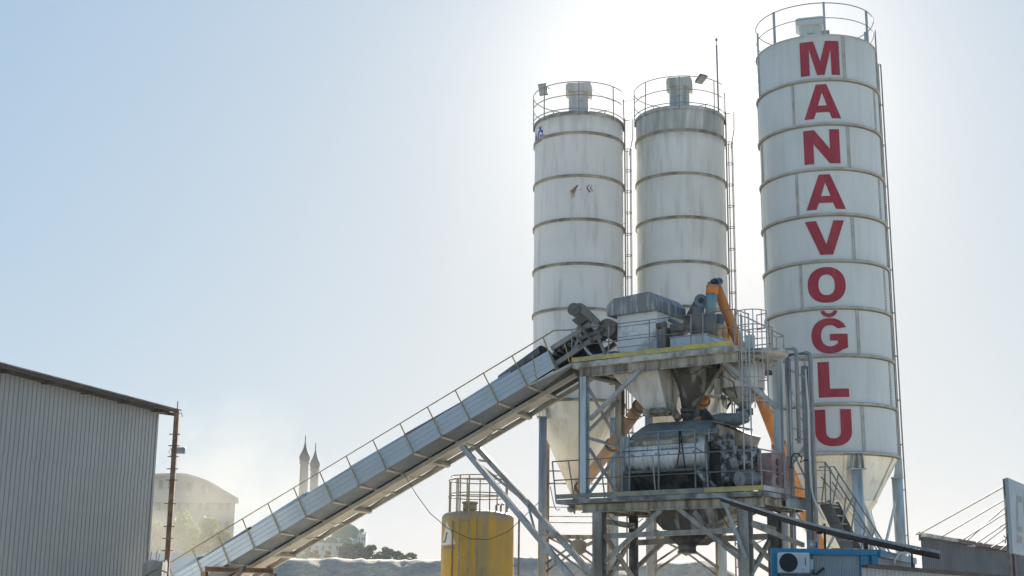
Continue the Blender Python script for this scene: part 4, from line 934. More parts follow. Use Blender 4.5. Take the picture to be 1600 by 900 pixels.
# ------------------------------------------------------------------ discharge hopper below the lower deck
DH = thing('discharge_hopper', 'big dark discharge hopper hanging under the lower deck', 'hopper', fp(1075, 900, 1.0))
def quad(px0, px1, py, k0, k1): z = zf((px0+px1)/2, py, k0); return [tp(S(px1, z, k0), k0, z), tp(S(px0, z, k0), k0, z), tp(S(px0, z, k0), k1, z), tp(S(px1, z, k0), k1, z)]
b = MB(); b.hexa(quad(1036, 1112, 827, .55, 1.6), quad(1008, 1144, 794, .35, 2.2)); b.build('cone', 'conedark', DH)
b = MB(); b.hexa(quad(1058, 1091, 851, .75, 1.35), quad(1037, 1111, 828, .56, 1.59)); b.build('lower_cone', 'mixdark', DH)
b = MB(); b.tube(fp(1074, 850, 1.0), fp(1074, 865, 1.0), 0.26, 20); b.tube(fp(1074, 861, 1.0), fp(1074, 865, 1.0), 0.29, 20); b.build('outlet', 'pipe_grey', DH)
LMP = thing('bulkhead_lamp', 'round lamp hanging under the left end of the lower deck', 'lamp', fp(892, 794, .4))
b = MB(); p = fp(892, 795, .4); b.lathe(p, [(0.0, -0.12), (0.09, -0.09), (0.12, -0.01), (0.11, 0.06), (0.0, 0.08)], 20); b.tube(p, p+ZZ*0.15, 0.03, 8); b.build('lamp_body', 'galv', LMP)
# ------------------------------------------------------------------ belt conveyor: its side stands in an upright plane; j runs across it, away from us
CPSI = R(25); CU = V((-math.cos(CPSI), math.sin(CPSI), 0)); CV = V((math.sin(CPSI), math.cos(CPSI), 0))
CA = onS(893, zUt, -0.05); CA = V((CA.x, CA.y, 0))
def cv(px, py, j=0.0):
    d = ray(px, py); t = ((CA-CP).dot(CV)+j)/d.dot(CV); return CP+d*t
BC = thing('belt_conveyor', 'long covered belt conveyor climbing from lower left to the tower', 'conveyor', CA+CU*6)
W = 2.38
b0, b1 = cv(825, 601), cv(150, 1003)            # lower edge of the near side panel
cd_ = (b1-b0).normalized(); cn_ = cd_.cross(CV).normalized()
if cn_.z < 0: cn_ = -cn_
bL = (b1-b0).length
hP = (cv(856, 548)-b0).dot(cn_)                # panel height measured square to the slope
def cc3(l, j, h): return b0+cd_*l+CV*j+cn_*h
lE = -((cv(861, 560)-b0).length)                # upper end of the cladding
# profiled cladding: four shallow ribs that run along the slope
cps = [0.0, .02, .25, .265, .285, .30, .50, .515, .535, .55, .76, .775, .795, .81, 1.0]; cds = [0, 0, 0, .022, .022, 0, 0, .022, .022, 0, 0, .022, .022, 0, 0]
def cladding(l0, l1, jj, mt, kink=None):
    b = MB(); 
    A = [cc3(l0, jj, hP*c)-CV*d for c, d in zip(cps, cds)]; B = [cc3(l1, jj, hP*c)-CV*d for c, d in zip(cps, cds)]
    b.add(A+B, [(i, i+1, len(A)+i+1, len(A)+i) for i in range(len(A)-1)]); return b
segs = 4
for i in range(segs):
    l0, l1 = bL*i/segs, bL*(i+1)/segs-0.004
    b = cladding(l0, l1, -0.004*(i % 2), 'panel'); b.build('side_panel', 'panel', BC)
# top section bends a little flatter
up0 = cv(868, 574); up1 = cv(856, 548)
A = [cc3(0, 0, hP*c)-CV*d for c, d in zip(cps, cds)]; B = [up0.lerp(up1, c)-CV*d for c, d in zip(cps, cds)]
b = MB(); b.add(A+B, [(i, i+1, len(A)+i+1, len(A)+i) for i in range(len(A)-1)]); b.build('side_panel', 'panel', BC)
b = MB(); b.slab([b0, cv(893, 566.5), cv(893, 570), cc3(0, 0, -0.05)], CV*0.05); b.build('skirt_angle', 'galv', BC)
# curved belt cover: arched sheets in overlapping lengths that do not quite line up
rnd = random.Random(4)
L0 = 0.4; i = 0
while L0 < bL:
    Lg = rnd.choice((1.9, 2.3, 2.8)); L1 = min(L0+Lg, bL); rise = 0.16+rnd.uniform(-0.03, 0.05); tilt = rnd.uniform(-0.035, 0.035)
    b = MB(); n = 10; A = []; B = []
    for q in range(n+1):
        a = math.pi*q/n; j = 0.95-0.85*math.cos(a); h = hP-0.03+(rise+0.12)*math.sin(a)**0.6
        A.append(cc3(L0, j, h+tilt)); B.append(cc3(L1+0.03, j, h-tilt))
    b.add(A+B, [(q, q+1, n+1+q+1, n+1+q) for q in range(n)], True); o = b.build('belt_cover', 'pan' if i % 4 == 1 else 'panel', BC)
    md = o.modifiers.new('t', 'SOLIDIFY'); md.thickness = 0.012
    L0 = L1+(0.16 if i == 4 else 0.0); i += 1
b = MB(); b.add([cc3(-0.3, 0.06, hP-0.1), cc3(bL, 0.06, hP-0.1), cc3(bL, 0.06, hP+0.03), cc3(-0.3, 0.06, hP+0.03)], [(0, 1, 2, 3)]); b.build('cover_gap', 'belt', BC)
# one lifted arched cover near the top
b = MB(); A = []; B = []; n = 14
for q in range(n+1):
    a = math.pi*q/n; p0_ = cc3(0.9, 0.15, hP); p1_ = cc3(-0.75, 0.15, hP+0.12)
    A.append(p0_+CV*(0.65*(1-math.cos(a)))+cn_*0.38*math.sin(a)); B.append(p1_+CV*(0.65*(1-math.cos(a)))+cn_*0.40*math.sin(a))
b.add(A+B, [(q, q+1, n+1+q+1, n+1+q) for q in range(n)], True); o = b.build('lifted_cover', 'pipe_grey', BC); md = o.modifiers.new('t', 'SOLIDIFY'); md.thickness = 0.015
# soffit sheet folded in under the panel, then rails, cross members and under-pans
b = MB(); b.slab([cc3(-1.4, 0.02, 0.12), cc3(bL, 0.02, -0.0), cc3(bL, 0.80, -0.12), cc3(-0.6, 0.80, -0.12)], cn_*0.02)
b.v = []; b.f = []; b.sm = []
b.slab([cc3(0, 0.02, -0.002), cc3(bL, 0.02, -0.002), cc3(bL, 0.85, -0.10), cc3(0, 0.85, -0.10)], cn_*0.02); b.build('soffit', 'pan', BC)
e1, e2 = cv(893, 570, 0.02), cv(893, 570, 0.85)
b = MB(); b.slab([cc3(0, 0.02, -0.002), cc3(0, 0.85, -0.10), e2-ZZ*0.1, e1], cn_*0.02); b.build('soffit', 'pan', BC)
for j, r_, h in ((0.92, 0.075, -0.22), (2.3, 0.075, -0.13)):
    b = MB()
    if j < 2: b.beam(cc3(-1.3, j, h), cc3(bL, j, h), 0.13, 0.13, cn_)
    else: b.beam(cc3(-1.6, j, h), cc3(bL, j, h), 0.10, 0.15, cn_)
    b.build('chord', 'beigeu', BC)
b = MB(); b.slab([cc3(-1.4, 2.05, 0.05), cc3(bL, 2.05, 0.05), cc3(bL, 2.38, 0.03), cc3(-1.4, 2.38, 0.03)], cn_*0.03); b.build('far_skirt', 'panel', BC)
pitch = (cv(601, 736)-cv(644, 711)).length
l = 0.02; k = 0; rnd = random.Random(11)
while l < bL:
    b = MB(); b.beam(cc3(l, -0.03, -0.03), cc3(l, W+0.10, -0.10), 0.075, 0.075, cn_)
    if k % 3 == 1: b.beam(cc3(l+0.02, 0.95, -0.24), cc3(l+0.02, 2.3, -0.22), 0.13, 0.10, cn_)
    b.build('cross_member', 'beigeu', BC)
    b = MB(); gap = rnd.uniform(0.02, 0.1)
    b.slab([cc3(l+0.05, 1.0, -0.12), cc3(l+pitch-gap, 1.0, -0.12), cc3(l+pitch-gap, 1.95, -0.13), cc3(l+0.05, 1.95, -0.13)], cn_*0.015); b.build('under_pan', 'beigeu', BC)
    if k % 2 == 0:
        b = MB(); b.beam(cc3(l+0.3, 2.1, -0.1), cc3(l+0.9, 2.25, -0.08), 0.04, 0.04, cn_); b.build('lacing', 'galv', BC)
    l += pitch; k += 1
b = MB(); b.slab([cc3(-2.0, 0.95, 0.02), cc3(bL, 0.95, 0.02), cc3(bL, 2.28, 0.02), cc3(-2.0, 2.28, 0.02)], cn_*0.02); b.build('return_belt', 'belt', BC)
b = MB(); b.slab([cc3(-3.2, 0.3, hP-0.10), cc3(bL, 0.3, hP-0.10), cc3(bL, 1.6, hP-0.10), cc3(-3.2, 1.6, hP-0.10)], cn_*0.02); b.build('carry_belt', 'belt', BC)
# handrail along the near side
l = 0.02-2*pitch; k = -2; hr = (cv(585.5, 688)-cv(601, 736)).dot(cn_)
b = MB(); b.path([cc3(bL, -0.04, hr), cc3(-1.55, -0.04, hr)]+[onS(888, zr1, 0.03)], 0.021, 6)
b.build('handrail', 'rail_y', BC)
l = 0.02
while l < bL:
    b = MB(); b.tube(cc3(l, -0.05, -0.03), cc3(l+0.05, -0.05, hr), 0.02, 6); b.box(cc3(l, -0.06, -0.03), 0.07, 0.03, 0.07); b.build('rail_post', 'rail_y', BC); l += pitch
b = MB(); b.tube(cv(868, 578), cv(848, 526), 0.02, 6); b.build('rail_post', 'rail_y', BC)
b = MB(); b.tube(cv(839.5, 601), cv(832, 555), 0.02, 6); b.build('rail_post', 'rail_y', BC)
b = MB(); b.tube(cv(890, 566, -.02), cv(881.5, 534, -.02), 0.02, 6); b.build('rail_post', 'rail_y', BC)
# open head frame with trusses, belt and rollers
hf = MB(); J0, J1 = 0.25, 1.75
P0, P1 = cv(862, 545, J0), cv(925, 505, J0); Q0, Q1 = cv(868, 573, J0), cv(948, 540, J0)
off = CV*(J1-J0)
for p, q in ((P0, P1), (P0+off, P1+off), (cv(860, 575, J0), cv(935, 524, J0)), (cv(860, 575, J0)+off, cv(935, 524, J0)+off)): hf.beam(p, q, 0.11, 0.15)
for p, q in ((cv(858, 552, J0), cv(872, 577, J0)), (cv(900, 523, J0), cv(925, 558, J0)), (cv(908, 528, J0), cv(903, 510, J0)), (cv(895, 552, J0), cv(905, 526, J0)), (cv(926, 508, J0), cv(945, 552, J0))): hf.beam(p, q, 0.06, 0.09)
hf.build('head_frame', 'rail', BC)
b = MB()
for t in (0.0, .12, .24, .36, .48, .6, .72, .84): b.tube(P0.lerp(P1, t)+CV*0.05-cn_*0.15, P0.lerp(P1, t)+off-cn_*0.15, 0.055, 10)
b.build('rollers', 'dsteel', BC)
b = MB(); b.slab([P0+CV*0.1-cn_*0.05, P1+CV*0.1-cn_*0.05, P1+off-cn_*0.05, P0+off-cn_*0.05], cn_*0.02)
b.slab([cv(862, 578, J0+0.1), cv(945, 552, J0+0.1), cv(945, 552, J0+0.1)+off, cv(862, 578, J0+0.1)+off], cn_*0.02)
b.slab([cv(864, 550, 1.6), cv(864, 580, 1.6), cv(950, 560, 1.6), cv(930, 508, 1.6)], CV*0.02); b.build('head_belt', 'belt', BC)
b = MB(); b.path([cv(906, 530, .1), cv(915, 545, .08), cv(925, 556, .08), cv(938, 555, .1), cv(945, 552, .15)], 0.05, 8); b.path([cv(903, 545, .1), cv(912, 537, .1), cv(920, 555, .1)], 0.03, 8); b.build('cable', 'galv', BC)
# head drum and drive
hdp = cv(949, 512, J0-0.02); b = MB(); b.tube(hdp, hdp+CV*1.7, 0.28, 30); b.build('head_drum', 'mixdark', BC)
b = MB(); b.tube(hdp-CV*0.05, hdp, 0.285, 30); b.tube(hdp-CV*0.1, hdp, 0.06, 12)
for i in range(12): a = i*0.5236; b.tube(hdp-CV*0.07+(CU*math.cos(a)+ZZ*math.sin(a))*0.22, hdp+(CU*math.cos(a)+ZZ*math.sin(a))*0.22, 0.02, 6)
b.build('drum_end', 'pipe_grey', BC)
pp = cv(929.5, 508, J0-0.25); b = MB()
for r0, r1 in ((0.125, 0.10), (0.065, 0.035)): b.lathe(V((0, 0, 0)), [(r1, 0), (r0, 0), (r0, 0.1), (r1, 0.1), (r1, 0)], 28, False)
b.lathe(V((0, 0, 0)), [(0.0, .02), (0.12, .02)], 28, False)
rot = CV.to_track_quat('Z', 'Y').to_matrix(); b.v = [pp+rot@v for v in b.v]; b.build('pulley', 'galv', BC)
dv = MB(); m0 = cv(898, 484, .0); 
md_ = CV; dv.tube(m0, m0+CV*0.75, 0.19, 24); dv.tube(m0+CV*0.75, m0+CV*0.82, 0.16, 24)
for i in range(18):
    a = i*2*math.pi/18; o_ = (CU*math.cos(a)+ZZ*math.sin(a))*0.19; dv.beam(m0+CV*0.12+o_, m0+CV*0.72+o_, 0.016, 0.035, o_)
dv.build('motor', 'bluegrey', BC)
b = MB(); b.tube(m0-CV*0.10, m0, 0.205, 24, 0.2); b.tube(m0-CV*0.13, m0-CV*0.09, 0.06, 12); b.box(m0+CV*0.35+ZZ*0.2, 0.22, 0.2, 0.12, math.atan2(CU.y, CU.x)); b.build('fan_cover', 'dsteel', BC)
b = MB(); g0, g1 = cv(908, 481, -.02), cv(932, 503, -.02); gd = (g1-g0).normalized(); gn = gd.cross(CV).normalized()
n = 10; pts = [g0+gn*0.13*math.cos(a)-gd*0.13*math.sin(a) for a in [math.pi*i/n for i in range(n+1)]]+[g1-gn*0.09*math.cos(a)+gd*0.09*math.sin(a) for a in [math.pi*i/n for i in range(n+1)]]
b.slab(pts, CV*0.16); b.build('belt_guard', 'pipe_grey', BC, bevel=0.01)
b = MB(); b.slab([cv(893, 500, .1), cv(915, 487, .1), cv(922, 497, .1), cv(903, 509, .1)], CV*0.5); b.beam(cv(903, 505, .1), cv(925, 533, .1), 0.08, 0.1); b.beam(cv(918, 495, .1), cv(940, 528, .1), 0.08, 0.1); b.beam(cv(905, 530, .12), cv(944, 515, .12), 0.1, 0.1); b.build('motor_mount', 'dsteel', BC)
# inclined support legs down to the foot of the tower
LGm = []
for (x0, y0, j0, x1, y1, k1) in ((722, 697, 0.6, 962, 985, None), (746, 700, 2.3, 1005, 985, None)):
    p = cv(x0, y0, j0); q = p+(cv(x1, y1, j0)-p)
    b = MB(); b.ibeam(p, q, 0.17, 0.17, CV, 0.03); b.build('support_leg', 'galv', BC); LGm.append((p, q))
b = MB(); (p0_, q0_), (p1_, q1_) = LGm
for t0, t1 in ((0.08, 0.08), (0.08, 0.32), (0.5, 0.32), (0.5, 0.5), (0.5, 0.78)): b.beam(p0_.lerp(q0_, t0), p1_.lerp(q1_, t1), 0.06, 0.07)
b.build('brace', 'galv', BC)
# rusty trestle at the lower end
TR = thing('trestle', 'rusty portal trestle carrying the lower end of the conveyor', 'trestle', V((cv(330, 890).x, cv(330, 890).y, 0)))
tz = cv(330, 889, 0.0).z
pL, pR = cv(320, 889, -0.25), cv(427, 892, 0.9)
b = MB(); b.ibeam(pL, pR, 0.2, 0.17); b.build('cross_beam', 'rust', TR)
for p in (pL, pR):
    b = MB(); b.ibeam(V((p.x, p.y, 0)), p-ZZ*0.09, 0.18, 0.18, CV); b.build('leg', 'rust', TR)
b = MB(); b.beam(cv(379, 886, 0.3), cv(370, 905, 0.3), 0.1, 0.1); b.beam(cv(420, 886, 1.4), cv(428, 905, 1.4), 0.1, 0.1); b.build('saddle', 'dsteel', TR)
# sagging cable from the conveyor to the silo leg
SW = thing('sagging_cable', 'thin cable sagging in front of the yellow tank', 'cable', cv(632, 745, 0.5))
A, Cc = cv(631, 740, 0.5), hd(842, 785, 49); b = MB(); pts = [(631, 740), (650, 772), (672, 802), (700, 826), (735, 842), (765, 843), (795, 830), (820, 806), (842, 785)]
b.path([at(x, y, A.y+(Cc.y-A.y)*(x-631)/211) for x, y in pts], 0.012, 6); b.build('strand', 'black', SW)

# ------------------------------------------------------------------ yellow tank
TKr = 1.25
ct, Dt, at_ = silo_pos(689, 802.5, 870, TKr); tct = tocam(ct); nt_ = V((ct.x, ct.y, 0)).normalized(); tt_ = V((nt_.y, -nt_.x, 0))
TK = thing('storage_tank', 'round yellow tank with a railed top and white triangle decal', 'tank', ct)
ztk = zfront(ct, Dt, TKr, 799)
b = MB(); b.lathe(ct, [(TKr, 0), (TKr, ztk-0.16), (TKr-0.03, ztk-0.07), (TKr-0.12, ztk), (0.5, ztk+0.12), (0, ztk+0.14)], 80)
b.build('shell', 'tank', TK)
b = MB(); b.lathe(ct, [(TKr+0.002, ztk-0.15), (TKr-0.0, ztk-0.12), (TKr-0.05, ztk-0.02)], 80); 
hz_ = ct+tt_*-0.28-nt_*0.65
b = MB(); b.tube(hz_+ZZ*ztk, hz_+ZZ*(ztk+0.3), 0.24, 24); b.tube(hz_+ZZ*(ztk+0.3), hz_+ZZ*(ztk+0.36), 0.28, 24); b.build('manhole', 'tanksteel', TK)
b = MB()
for dx in (0.62, 0.78):
    p = ct+tt_*dx-nt_*0.5+ZZ*ztk; b.path([p, p+ZZ*0.25, p+ZZ*0.32+tt_*0.05, p+ZZ*0.28+tt_*0.11], 0.035, 8)
b.build('breather', 'tanksteel', TK)
b = MB(); rr = TKr-0.22
for h, a0, a1 in ((1.32, 95, 480), (1.18, 60, 430), (0.62, 60, 430), (0.72, 95, 480)):
    b.path(arc(ct, rr-(0.08 if h in (1.32, 0.72) else 0), ztk+h-0.05, tct+R(a0-180), tct+R(a1-180), 48), 0.02, 6)
for a in (-75, -46, -42, -22, 3, 22, 68, 76, 140, 200, 250): q = cyl_pt(ct, rr, tct+R(a), ztk); b.tube(q, q+ZZ*1.15, 0.022, 6)
b.build('guard_rail', 'tanksteel', TK)
b = MB()
for px in (717.5, 731.5): 
    a = az(px, 850)-at_; q = ct-nt_*(TKr+0.12)+tt_*(math.tan(a)*(Dt-TKr)); b.tube(q, q+ZZ*(ztk+1.2), 0.025, 6)
    for z in (1.2, 2.6, 4.0): b.tube(q+ZZ*z, q+nt_*0.35+ZZ*z, 0.015, 6)
q0 = ct-nt_*(TKr+0.12)+tt_*(math.tan(az(717.5, 850)-at_)*(Dt-TKr)); q1 = ct-nt_*(TKr+0.12)+tt_*(math.tan(az(731.5, 850)-at_)*(Dt-TKr))
z = 0.3
while z < ztk: b.tube(q0+ZZ*z, q1+ZZ*z, 0.012, 5); z += 0.62
b.build('ladder', 'tanksteel', TK)
b = MB()
for px, z0, z1 in ((745, 0, ztk-0.15), (755, 0, 3.1), (706, 0, ztk-0.3)):
    a = az(px, 850)-at_; x = math.tan(a)*(Dt-TKr); q = ct+tt_*x-nt_*(math.sqrt(max(0, TKr**2-x*x))+0.04); b.tube(q+ZZ*z0, q+ZZ*z1, 0.022, 6)
b.build('level_pipe', 'tanksteel', TK)
b = MB(); q = ct+tt_*(TKr+0.17)-nt_*0.2
b.path([q+ZZ*0, q+ZZ*(ztk+0.1), q+ZZ*(ztk+0.25)-tt_*0.1, q+ZZ*(ztk+0.3)-tt_*0.35, q+ZZ*(ztk+0.1)-tt_*0.45], 0.035, 8); b.path([q+ZZ*1.0-tt_*0.08, q+ZZ*2.0-tt_*0.08, q+ZZ*2.3-tt_*0.2], 0.05, 8)
for z in (1.8, 3.2): b.tube(q+ZZ*z, q+ZZ*z-tt_*0.25, 0.02, 6)
b.build('side_pipe', 'tanksteel', TK)
def onTank(px, py, r=TKr+0.006):
    d = ray(px, py); a_ = d.x**2+d.y**2; bb = -2*(d.x*ct.x+d.y*ct.y); c_ = ct.x**2+ct.y**2-r*r; disc = max(0, bb*bb-4*a_*c_); t = (-bb-math.sqrt(disc))/(2*a_); return CP+d*t
def tank_poly(name, m, tri, r=TKr+0.006):
    b = MB(); n = 14; (x0, y0), (x1, y1), (x2, y2) = tri
    for i in range(n):
        t0, t1 = i/n, (i+1)/n
        def row(t): return (x0+(x1-x0)*t, y0+(y1-y0)*t), (x0+(x2-x0)*t, y0+(y2-y0)*t)
        (a, b_), (c, d) = row(t0), row(t1)
        m_ = 6
        for k in range(m_):
            f = lambda P, Q, u: (P[0]+(Q[0]-P[0])*u, P[1]+(Q[1]-P[1])*u)
            b.add([onTank(*f(a, b_, k/m_), r), onTank(*f(a, b_, (k+1)/m_), r), onTank(*f(c, d, (k+1)/m_), r), onTank(*f(c, d, k/m_), r)], [(0, 1, 2, 3)])
    return b.build(name, m, TK)
tank_poly('decal', 'white', ((698, 814), (690.5, 852), (712, 850)))
b = MB()
b.path([onTank(698.5, 832, TKr+0.014), onTank(697, 840, TKr+0.014), onTank(695, 847, TKr+0.014), onTank(692.5, 846.5, TKr+0.014)], 0.03, 6); b.build('decal_mark', 'bluegrey', TK)
b = MB()
for i in range(7): b.add([onTank(690.8+i*3, 853.5), onTank(693+i*3, 853.3), onTank(693+i*3, 858), onTank(690.8+i*3, 858.2)], [(0, 1, 2, 3)])
b.build('decal_text', 'orange_faded', TK)

# ------------------------------------------------------------------ warehouse on the left
WC = at(243, 640, 45.0); WN = at(0, 581, 37.6)
wd = V((WC.x-WN.x, WC.y-WN.y, 0)).normalized(); wn = V((wd.y, -wd.x, 0))
if wn.dot(V((0, 0, 0))-WC) < 0: wn = -wn
zW = (WC.z+WN.z)/2+0.03
WH = thing('warehouse', 'tall corrugated metal shed filling the left edge of the frame', 'building', V((WC.x, WC.y, 0)))
c0 = V((WC.x, WC.y, 0)); Lw = 12.0
zs_ = zf if False else None
seamz = (at(228, 747, WC.y).z)
nrib = int(Lw/0.2)
b = corr_sheet(c0-wd*Lw, c0, c0+ZZ*seamz, c0-wd*Lw+ZZ*seamz, nrib, 0.045, wn, shape='groove'); b.build('lower_cladding', 'corr', WH)
b = corr_sheet(c0-wd*Lw+ZZ*(seamz-0.04)+wn*0.012, c0+ZZ*(seamz-0.04)+wn*0.012, c0+ZZ*zW+wn*0.012, c0-wd*Lw+ZZ*zW+wn*0.012, nrib, 0.045, wn, shape='groove'); b.build('upper_cladding', 'corr', WH)
b = MB(); b.slab([c0+wn*0.06, c0+wd*0.03+wn*0.06, c0+wd*0.03-wn*9, c0-wn*9], ZZ*(zW)); b.build('end_wall', 'corr', WH)
b = MB(); b.slab([c0-wn*0.05-wd*Lw, c0-wn*0.05-wd*0.02, c0-wn*9-wd*0.02, c0-wn*9-wd*Lw], ZZ*(zW-0.02)); b.build('core', 'corr', WH)
b = MB(); b.beam(c0+wd*0.05+wn*0.03, c0+wd*0.05+wn*0.03+ZZ*(zW-0.1), 0.10, 0.10, wd); b.build('corner_trim', 'corr', WH)
# roof: corrugated sheet projecting beyond wall and gable, purlin tails and dark edge beam
ro = 0.62; re = 0.55; e0 = c0-wd*Lw+wn*ro+ZZ*(zW+0.02); e1 = c0+wd*re+wn*ro+ZZ*(zW+0.02); rise = -wn*10+ZZ*1.6
n = int((Lw+re)/0.12); pts = []
b = MB(); lo = []; hi = []
for i in range(n*2+1):
    t = i/(n*2); h = 0.03 if i % 2 else 0
    lo.append(e0.lerp(e1, t)+ZZ*h); hi.append(e0.lerp(e1, t)+ZZ*h+rise)
b.add(lo+hi, [(i, i+1, len(lo)+i+1, len(lo)+i) for i in range(len(lo)-1)]); o = b.build('roof', 'roofsheet', WH); md = o.modifiers.new('t', 'SOLIDIFY'); md.thickness = 0.02
b = MB(); b.beam(e0-ZZ*0.06-wn*0.08, e1-ZZ*0.06-wn*0.08-wd*0.05, 0.05, 0.07); b.beam(c0-wd*Lw+wn*0.15+ZZ*(zW-0.02), c0+wd*re+wn*0.15+ZZ*(zW-0.02), 0.08, 0.14); b.build('edge_beam', 'roofdark', WH)
for s in (0.3, 2.2, 4.1, 6.0, 7.9, 9.8): b = MB(); b.beam(c0-wd*s+wn*0.02+ZZ*(zW-0.06), c0-wd*s+wn*(ro-0.1)+ZZ*(zW-0.09), 0.09, 0.11); b.build('rafter', 'roofdark', WH)
b = MB(); b.beam(c0+wd*(re-0.05)+wn*(ro-0.1)+ZZ*(zW-0.12), c0+wd*(re-0.05)-wn*6+ZZ*(zW+0.85), 0.1, 0.1); b.build('rafter', 'roofdark', WH)
# rusty pole with rungs
pt_, pb_ = at(277, 641, 44.0), at(263, 893, 44.0)
RP = thing('rusty_pole', 'rusty square pole with short rungs beside the corrugated shed', 'pole', V((pt_.x, pt_.y, 0)))
b = MB(); b.beam(V((pt_.x, pt_.y, 0)), pt_, 0.15, 0.15, V((0, 1, 0))); b.build('pole', 'rust', RP)
for py in (679, 697, 714, 733, 750.5, 787, 823, 841.5, 860.5):
    z = at(270, py, 44).z; dx = 0.0 if py > 700 else 0.0
    b = MB(); b.beam(V((pt_.x-0.18, pt_.y-0.09, z)), V((pt_.x+0.16, pt_.y-0.09, z)), 0.03); b.build('rung', 'rust', RP)
b = MB(); b.tube(pt_, pt_+ZZ*0.28, 0.015, 6); b.path([pt_+V((0.05, 0, -0.1)), pt_+V((0.14, 0, -0.08)), pt_+V((0.17, 0, -0.2))], 0.015, 6); b.build('top_spike', 'rust', RP)
b = MB(); p = at(283, 704, 43.9); b.box(p, 0.26, 0.12, 0.19); b.build('lamp_box', 'galv', RP, bevel=0.01)
b = MB(); p = at(267, 706, 43.9); b.path([p+ZZ*0.13, p-V((0.06, 0, 0)), p-ZZ*0.13, p+V((0.02, 0, 0)), p+ZZ*0.1], 0.012, 6); b.build('bracket', 'galv', RP)
# broken concrete block with rebar
CBk = thing('concrete_block', 'broken concrete column stub with rebar sticking up beside the rusty pole', 'column', V((at(243, 890, 43).x, 43, 0)))
p0, p1 = at(227, 877, 43.0), at(258, 877, 43.0); zb_ = p0.z
bm = bmesh.new(); bmesh.ops.create_cube(bm, size=1); bmesh.ops.subdivide_edges(bm, edges=bm.edges, cuts=10, use_grid_fill=True)
for v in bm.verts:
    c = V((v.co.x*(p1.x-p0.x), v.co.y*0.6, (v.co.z+0.5)*zb_)); c += V((1, 1, 1))*0.03*mnoise.noise(c*4)
    if v.co.z > 0.49: c.z += 0.10*mnoise.noise(V((c.x*5, c.y*5, 2)))-0.12*(v.co.x < -0.35)
    v.co = c
me = bpy.data.meshes.new('stub'); bm.to_mesh(me); bm.free(); me.materials.append(M['concrete']); o = bpy.data.objects.new('stub', me); COL.objects.link(o); o.parent = CBk
o.location = (0, 0, 0); CBk.location = V(((p0.x+p1.x)/2, 43, 0))
b = MB()
for px, py in ((230.5, 863), (235, 861), (243.5, 860), (247.5, 866)): q = at(px, 880, 42.95); b.path([q, q+ZZ*(at(px, py, 42.95).z-q.z)*0.6, q+ZZ*(at(px, py, 42.95).z-q.z)+V((0.02, 0, 0))], 0.012, 5)
b.build('rebar', 'rust', CBk)
b = MB(); b.path([at(228, 900, 42.6), at(246, 889, 42.6), at(262, 895, 42.6)], 0.025, 6); b.build('loose_bar', 'rail_y', CBk)
# ------------------------------------------------------------------ walkway beam, pipe rack and stair at the right of the tower
b = MB(); zc_ = zf(1250, 786, 2.4)
b.ibeam(tp(sL0-0.06, 1.3, zLb-0.12), tp(sL0-0.06, 3.35, zLb-0.12), 0.12, 0.26); b.build('side_beam', 'galv', TW)
PR = thing('pipe_rack', 'tall braced rack of vertical pipes between the white post and the big silo', 'frame', V((fp(1250, 790, 2.6).x, fp(1250, 790, 2.6).y, 0)))
kk = 2.4
def vtube(px, y0, y1, r, m, name, k=kk, n=8, pxb=None):
    p = fp(px, y0, k); z1 = zf(px, y1, k) if y1 < 900 else 0.0; b = MB(); b.tube(V((p.x, p.y, z1)), p, r, n); return b.build(name, m, PR)
vtube(1228.5, 556, 950, 0.055, 'bluegrey', 'post'); vtube(1233.5, 560, 950, 0.035, 'galv', 'pipe')
p = fp(1257, 572, kk+0.1); b = MB(); b.ibeam(V((p.x, p.y, 0)), p, 0.17, 0.15, VV, 0.02); b.build('post', 'bluegrey', PR)
pz = fp(1266, 553, kk); b = MB(); b.path([fp(1231, 555, kk), fp(1260, 551.5, kk), fp(1264.5, 553, kk), V((pz.x, pz.y, pz.z-0.12)), V((pz.x, pz.y, 0))], 0.065, 10); b.build('pipe', 'bluegrey', PR)
pz = fp(1244, 546, kk-0.3); b = MB(); b.path([fp(1214, 547, kk-0.3), fp(1239, 545, kk-0.3), fp(1242.5, 546.5, kk-0.3), V((pz.x, pz.y, pz.z-0.12)), V((pz.x, pz.y, zf(1247, 693, kk-0.3)))], 0.06, 10)
q = V((pz.x, pz.y, zf(1247, 688, kk-0.3))); b.tube(q, q+ZZ*0.04, 0.12, 12); b.build('pipe', 'bluegrey', PR)
b = MB()
for a, c, w_ in (((1233, 667), (1262, 677), .05), ((1250, 650), (1261, 670), .045), ((1262, 688), (1237, 728), .05), ((1234, 696), (1265, 760), .05), ((1239, 741), (1260, 740), .03), ((1233, 638), (1258, 605), .05), ((1232, 605), (1258, 645), .05),
                ((1239, 761), (1266, 767), .05), ((1228, 575), (1259, 590), .07), ((1231, 562), (1265, 562), .08), ((1205, 632), (1230, 650), .05), ((1237, 728), (1265, 690), .03)):
    b.beam(fp(*a, kk+0.05), fp(*c, kk+0.05), w_)
b.build('brace', 'galv', PR)
b = MB(); b.path([fp(x, y, kk-0.25) for x, y in ((1258.6, 577), (1260, 600), (1263, 640), (1264, 680), (1265.5, 730), (1267, 760), (1271, 778), (1277, 792), (1288, 812))], 0.03, 8); b.build('hose', 'hose', PR)
b = MB(); b.path([fp(x, y, kk-0.3) for x, y in ((1219, 752), (1217, 745), (1222, 732), (1232, 729), (1239, 731))], 0.02, 6); b.path([fp(x, y, kk-0.3) for x, y in ((1237, 728), (1236, 716), (1240, 709), (1248, 709), (1253, 716), (1250, 723), (1257, 719), (1263, 719))], 0.02, 6); b.build('cable', 'black', PR)

